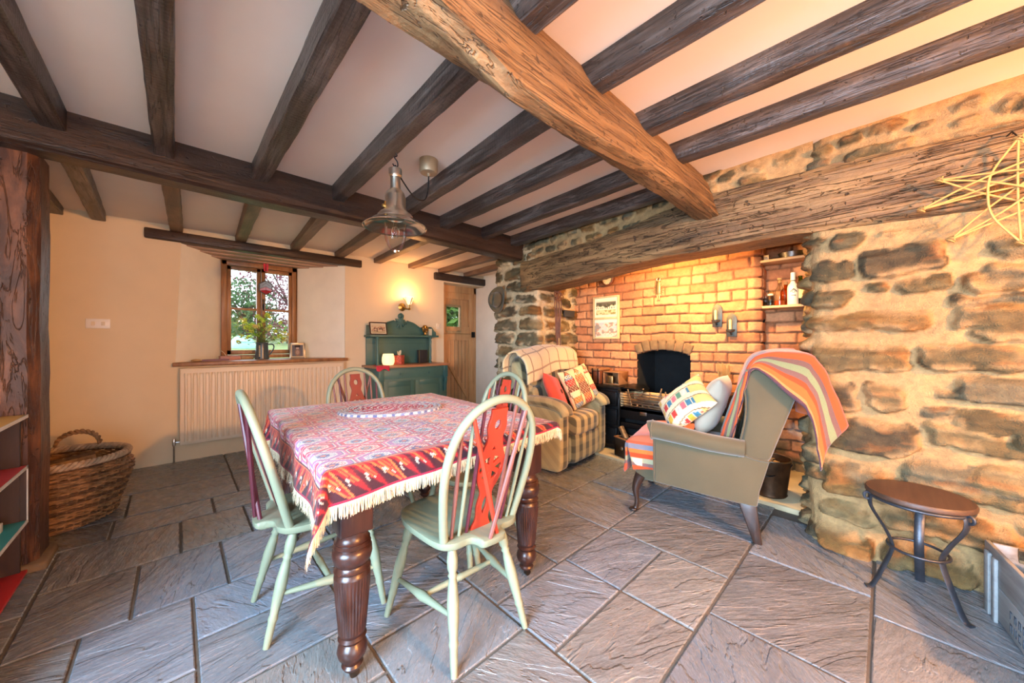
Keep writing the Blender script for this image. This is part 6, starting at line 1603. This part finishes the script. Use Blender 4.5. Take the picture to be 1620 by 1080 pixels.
for ph in (0, 2.1, 4.2):
    m.tube([((.352 + .013 * math.cos(a * 26 + ph)) * math.cos(a), (.312 + .013 * math.cos(a * 26 + ph)) * math.sin(a), .418 + .013 * math.sin(a * 26 + ph)) for a in [2 * PI * j / 420 for j in range(420)]], .0115, 6, closed=True)
m.build('plaited_rim', M['wicker_l'], bs, smooth=70)
for a0 in (.42 * PI, 1.42 * PI):
    m = MB()
    for ph in (0, PI):
        P_ = []
        for j in range(61):
            t = PI * j / 60; ah = a0 + .33 * math.cos(t); hz = .115 * math.sin(t) ** .8
            P_.append(((.352 + .01 * math.cos(t * 12 + ph)) * math.cos(ah), (.312 + .01 * math.cos(t * 12 + ph)) * math.sin(ah), .42 + hz + .01 * math.sin(t * 12 + ph)))
        m.tube(P_, .0095, 6)
    m.build('handle', M['wicker'], bs, smooth=70)
MB().lathe([(.28, .006), (.28, .018), (.001, .018)], 30).build('bottom', M['wicker_d'], bs)
for k, (x, y, z, d, L, r, tx) in enumerate(((.05, -.02, .375, (1, .25, .12), .30, .042, 'pale split log lying across the top of the log basket'), (-.08, .08, .33, (1, -.3, .05), .40, .045, 'brown log under the pale split log in the basket'), (.02, -.14, .33, (1, .1, 0), .38, .045, 'log at the near side of the basket, below the rim'), (.12, .10, .32, (.5, 1, 0), .34, .045, 'log lying crosswise at the back of the basket'))):
    log('log', (BC[0] + x, BC[1] + y, z), d, L, r, 20 + k, tx)

bcx = thing('bookcase', 'low dark bookcase with yellow, pink and turquoise shelves beside the post', 'bookcase', (-.72, 2.45, 0))
M['bk'] = m_wood('bookcase_dark', [(.3, (.012, .006, .005)), (.7, (.045, .022, .016))], 'Z', .5, 6, .2)
BX0, BX1, BY0, BY1 = -.16, .17, -.6, .585
MB().box(BX0, BX0 + .015, BY0, BY1, 0, .84).box(BX0, BX1 - .02, BY1 - .02, BY1, 0, .80).box(BX0, BX1 - .02, BY0, BY0 + .02, 0, .80).build('carcass', M['bk'], bcx, smooth=None)
wh = m_flat('shelf_edge_white', rgb(214, 222, 226), .4)
for z, c, nm in ((.825, (232, 196, 110), 'yellow shelf'), (.565, (214, 70, 92), 'pink shelf'), (.288, (40, 168, 190), 'turquoise shelf'), (.03, (200, 34, 42), 'red bottom shelf')):
    sh = MB().box(BX0, BX1, BY0, BY1, z - .014, z).build('shelf', m_flat('paint_' + nm.split()[0], rgb(*c), .45, var=.03), bcx, bevel=.001); lab(sh, nm)
    if z > .1: MB().box(BX1, BX1 + .003, BY0, BY1, z - .015, z + .001).build('edging', wh, sh, smooth=None)
up_ = MB().box(BX0, BX1, BY1 - .014, BY1, .288, .553).build('upright', M['bk'], bcx); MB().box(BX1, BX1 + .003, BY1 - .015, BY1 + .001, .288, .565).build('edging', wh, up_, smooth=None)
for k in range(3):
    tag(MB().box(-.10, .10, -.022, .022, 0, .03 + .006 * k).build('paper_stack', wh, bevel=.002, loc=(-.70, 2.70 + .10 * k, .288)), ('stack of white papers on the turquoise bookcase shelf, frontmost', 'stack of white papers on the turquoise bookcase shelf, middle one', 'stack of white papers on the turquoise bookcase shelf, nearest the post')[k], 'papers', 'papers on the bookcase')

# ================================================================ right: stool, log crate
sto = thing('stool', 'three legged stool with round brown wooden top and bent iron legs', 'stool', (2.532, -.105, 0))
M['stooltop'] = m_wood('stool_wood', [(.25, (.022, .011, .007)), (.5, (.065, .034, .021)), (.8, (.12, .07, .045))], 'X', .5, 5, .3)
MB().lathe([(.168, .458), (.176, .466), (.177, .478), (.172, .486), (.001, .488)], 44).build('seat', M['stooltop'], sto, smooth=40)
M['blueiron'] = m_flat('forged_iron', rgb(76, 80, 88), .4, .7, var=.15, scale=20, bump=.2)
FA = [math.atan2(.131, -.055), math.atan2(-.015, .159), math.atan2(-.136, -.103)]
for a in FA:
    c, s = math.cos(a), math.sin(a); P_ = catmull([(r * c, r * s, z) for r, z in ((.162, .462), (.170, .43), (.160, .385), (.115, .30), (.090, .235), (.094, .19), (.125, .10), (.152, .03), (.168, .006), (.185, .004))], 5)
    m = MB(); m.tube(P_, .017, 8, flat=.35, up=(c, s, .15)); lg = m.build('leg', M['blueiron'], sto, smooth=60)
    MB().tube([((.178 + .013 * math.cos(t)) * c, (.178 + .013 * math.cos(t)) * s, .447 + .016 * math.sin(t)) for t in [2 * PI * q / 18 for q in range(18)]], .006, 8, closed=True).build('scroll', M['blueiron'], lg)
MB().tube([(.098 * math.cos(t), .098 * math.sin(t), .222) for t in [2 * PI * q / 48 for q in range(48)]], .0065, 8, closed=True).build('ring', M['blueiron'], sto, smooth=70)
MB().tube([(.165 * math.cos(t), .165 * math.sin(t), .452) for t in [2 * PI * q / 48 for q in range(48)]], .007, 8, closed=True, flat=1).build('band', M['blueiron'], sto, smooth=70)

M['oldwood'] = m_wood('weathered_wood', [(.25, (.12, .12, .12)), (.5, (.30, .31, .31)), (.8, (.47, .48, .48))], 'X', .7, 6, .5)
cr = thing('log_crate', 'weathered grey wooden crate of firewood by the stone wall', 'crate', (2.675, -.312, 0), math.atan2(-.055, -.371))
CL, CWd, CH = .72, .34, .30
# local +X runs towards the camera side along the visible face, +Y away from the stool
def slats(m, y0, y1):
    m.box(0, CL, y0, y1, .012, .148); m.box(0, CL, y0, y1, .156, CH)
for nm, (y0, y1) in (('long_side', (0, .016)), ('long_side', (CWd - .016, CWd))):
    for z0, z1 in ((.012, .152), (.157, CH)): MB().box(0, CL, y0, y1, z0, z1).build('slat', M['oldwood'], cr, bevel=.003)
for x0 in (.016, CL - .032):
    MB().box(x0, x0 + .016, .016, CWd - .016, .012, CH).build('end_panel', M['oldwood'], cr, bevel=.003)
MB().box(.016, CL - .016, .016, CWd - .016, .0, .02).build('bottom', M['oldwood'], cr)
for x0 in (.035, .11):
    MB().box(x0, x0 + .045 if x0 < .1 else x0 + .03, -.012, 0, .0, CH - .03).build('batten', M['oldwood'], cr, bevel=.003)
M['stencil'] = m_flat('stencil_ink', rgb(74, 84, 96), .9, var=.4, scale=80)
m = MB(); rs_ = random.Random(9)
for r_ in range(2):
    for k in range(7):
        x = .24 + k * .034; z = .10 - r_ * .05
        m.box(x, x + .005, -.0012, 0, z - .016, z + .016)
        if rs_.random() > .3: m.box(x, x + .018, -.0012, 0, z + .011, z + .016)
        if rs_.random() > .4: m.box(x, x + .018, -.0012, 0, z - .016, z - .011)
        if rs_.random() > .5: m.box(x + .014, x + .019, -.0012, 0, z - .016, z + .016)
m.build('stencil', M['stencil'], cr, smooth=None)
CMx = T(2.675, -.312, 0) @ Rz(math.atan2(-.055, -.371))
lrg = random.Random(21)
names_ = ['at the far end of the crate', 'beside the first log, standing proud of the rim', 'dark bark side up, middle of the crate', 'pale split face up, near the crate long side', 'at the near end of the crate', 'under the others in the crate bottom', 'along the hidden long side of the crate', 'on top of the pile in the crate']
for k in range(8):
    x = .10 + .075 * k; p = CMx @ Vector((.09 + .07 * k, .17, .255 + .045 * (k % 3)))
    log('log', p, (lrg.uniform(-.35, .35), 1, lrg.uniform(-.15, .15)) if k % 4 else (1, lrg.uniform(-.3, .3), .1), .24, lrg.uniform(.034, .05), 30 + k, 'firewood log ' + names_[k])

# ================================================================ garden beyond the windows
M['lawn'] = m_flat('lawn_grass', rgb(96, 112, 58), .9, var=.2, scale=3)
g = MB().add([(-14, 5.45, .55), (18, 5.45, .55), (18, 24, 1.62), (-14, 24, 1.62), (-14, 5.45, .2), (18, 5.45, .2), (18, 24, .2), (-14, 24, .2)], [(0, 1, 2, 3), (7, 6, 5, 4), (0, 4, 5, 1), (2, 6, 7, 3), (0, 3, 7, 4), (1, 5, 6, 2)]).build('lawn', M['lawn'], smooth=None); g['kind'] = 'structure'
M['f1'] = m_leafy('tree_leaf', rgb(80, 104, 66), .25, 5); M['f2'] = m_leafy('copper_leaf', rgb(118, 72, 78), .3, 5); M['f3'] = m_leafy('hedge_leaf', rgb(92, 122, 50), .25, 5); M['trunkm'] = m_flat('tree_bark', rgb(80, 66, 52), .9, var=.2)
def tree(label, x, y, h, r, mat, n, seed, zc=.62, size=.16, sq=1.0):
    q = random.Random(seed); t = thing('garden_tree', label, 'tree', (x, y, .52 + (y - 5.45) * .0577)); m = MB()
    for k in range(n):
        d = Vector((q.gauss(0, 1), q.gauss(0, 1), q.gauss(0, 1))).normalized() * (q.random() ** .4); c = Vector((d.x * r, d.y * r * .8, h * zc + d.z * r * sq))
        a = Vector((q.gauss(0, 1), q.gauss(0, 1), q.gauss(0, 1))).normalized(); b = a.orthogonal().normalized(); s = size * q.uniform(.6, 1.2)
        m.add([c - a * s, c + b * s * .5, c + a * s, c - b * s * .5], [(0, 1, 2, 3)])
    m.build('foliage', mat, t, smooth=None, weld=False)
    m = MB(); m.tube([(0, 0, 0), (.03, 0, h * .3), (0, .05, h * .6)], [.12, .1, .06], 8)
    for k in range(5): a = k * 1.3; m.tube([(0, 0, h * .35), (r * .5 * math.cos(a), r * .4 * math.sin(a), h * .65)], [.05, .02], 6)
    m.build('trunk', M['trunkm'], t)
tree('round green tree in the garden behind the left window panes', 1.72, 15, 2.3, 1.0, M['f1'], 1100, 2, .58, .09)
tree('tall copper leaved tree in the garden behind the right window panes', 3.15, 15.5, 4.0, 1.85, M['f2'], 2600, 3, .46, .085)
tree('low copper shrub beyond the lawn behind the flower jug', 2.6, 19, 1.3, .9, M['f2'], 600, 4, .5, .08)
tree('bright green bush beyond the lawn at the left of the window view', 1.25, 17, 1.1, .7, M['f3'], 700, 5, .5, .08)
tree('long pale green hedge at the top of the lawn', 3.0, 22.5, 1.2, 2.6, M['f3'], 2200, 9, .4, .09, .16)
tree('dense green bush seen through the small pane of the stable door', 5.4, 8.4, 2.8, 1.5, M['f3'], 3600, 6, .5, .13, 1.0)
cv = MB().ell((0, 0, 0), (.34, .6, .40), 20, 12).build('garden_cover', m_flat('teal_cover', rgb(120, 166, 160), .5), loc=(1.50, 13.6, 1.0)); tag(cv, 'pale teal rounded cover on the lawn seen low in the left window pane', 'cover')
# ================================================================ camera, light
cam = bpy.data.cameras.new('camera'); cam.sensor_width = 36; cam.lens = 36 * 560.8 / 1620; cam.clip_start = .02
co = bpy.data.objects.new('camera', cam); COL.objects.link(co)
co.location = (0, 0, 1.2); co.rotation_euler = (PI / 2, 0, -math.radians(43.54))
SC.camera = co
w = bpy.data.worlds.new('sky'); SC.world = w; w.use_nodes = True
bg = w.node_tree.nodes['Background']; bg.inputs[0].default_value = (.80, .90, 1.0, 1); bg.inputs[1].default_value = 5.0
def light(name, kind, loc, power, color, rot=(0, 0, 0), size=None, sizey=None, radius=None, **kw):
    l = bpy.data.lights.new(name, kind); l.energy = power; l.color = color
    if kind == 'AREA':
        l.shape = 'RECTANGLE'; l.size = size; l.size_y = sizey
    if radius is not None: l.shadow_soft_size = radius
    for k, v in kw.items(): setattr(l, k, v)
    o = bpy.data.objects.new(name, l); COL.objects.link(o); o.location = loc; o.rotation_euler = rot
    return o
WARM = (1.0, .42, .115); COOL = (.62, .80, 1.0)
# daylight through the windows behind and to the left of the camera
light('daylight_front_window', 'AREA', (-.2, -2.55, 1.05), 30, (.60, .78, 1.0), (PI / 2, 0, 0), 1.6, 2.0)
light('daylight_left_window', 'AREA', (-1.78, 0, 1.4), 225, (.48, .72, 1.0), (PI / 2 - .55, 0, -PI / 2), 1.7, 1.35, spread=math.radians(130))
# sky light through the recess window and door light
p = light('window_portal', 'AREA', (.765, 5.40, 1.58), 1, (1, 1, 1), (-PI / 2, 0, 0), .8, 1.15); p.data.cycles.is_portal = True
# warm lamps: wall lamp behind the camera on the right, lamp tucked behind the lintel
light('wall_lamp_behind', 'POINT', (1.35, -1.85, 1.75), 410, WARM, radius=.06)
for y, e in ((2.05, 62), (1.45, 62), (.80, 66)):
    d = Vector((3.74, y, .85)) - Vector((3.22, y, 1.97))
    light('inglenook_downlight', 'SPOT', (3.22, y, 1.97), e, (1.0, .57, .21), d.to_track_quat('-Z', 'Y').to_euler(), radius=.03, spot_size=math.radians(135), spot_blend=.9)
light('inglenook_lamp', 'POINT', (3.22, 1.45, 1.965), 50, (1.0, .57, .21), radius=.03)
light('wall_light_glow', 'POINT', (2.46, 4.70, 1.88), 8.5, (1.0, .44, .14), radius=.03)
SC.view_settings.view_transform = 'Standard'; SC.view_settings.look = 'None'; SC.view_settings.gamma = 1; SC.view_settings.use_curve_mapping = False
SC.view_settings.exposure = 0.34
cy = SC.cycles
cy.max_bounces = 8; cy.diffuse_bounces = 5; cy.glossy_bounces = 3; cy.transparent_max_bounces = 8; cy.caustics_reflective = False; cy.caustics_refractive = False
cy.sample_clamp_indirect = 6
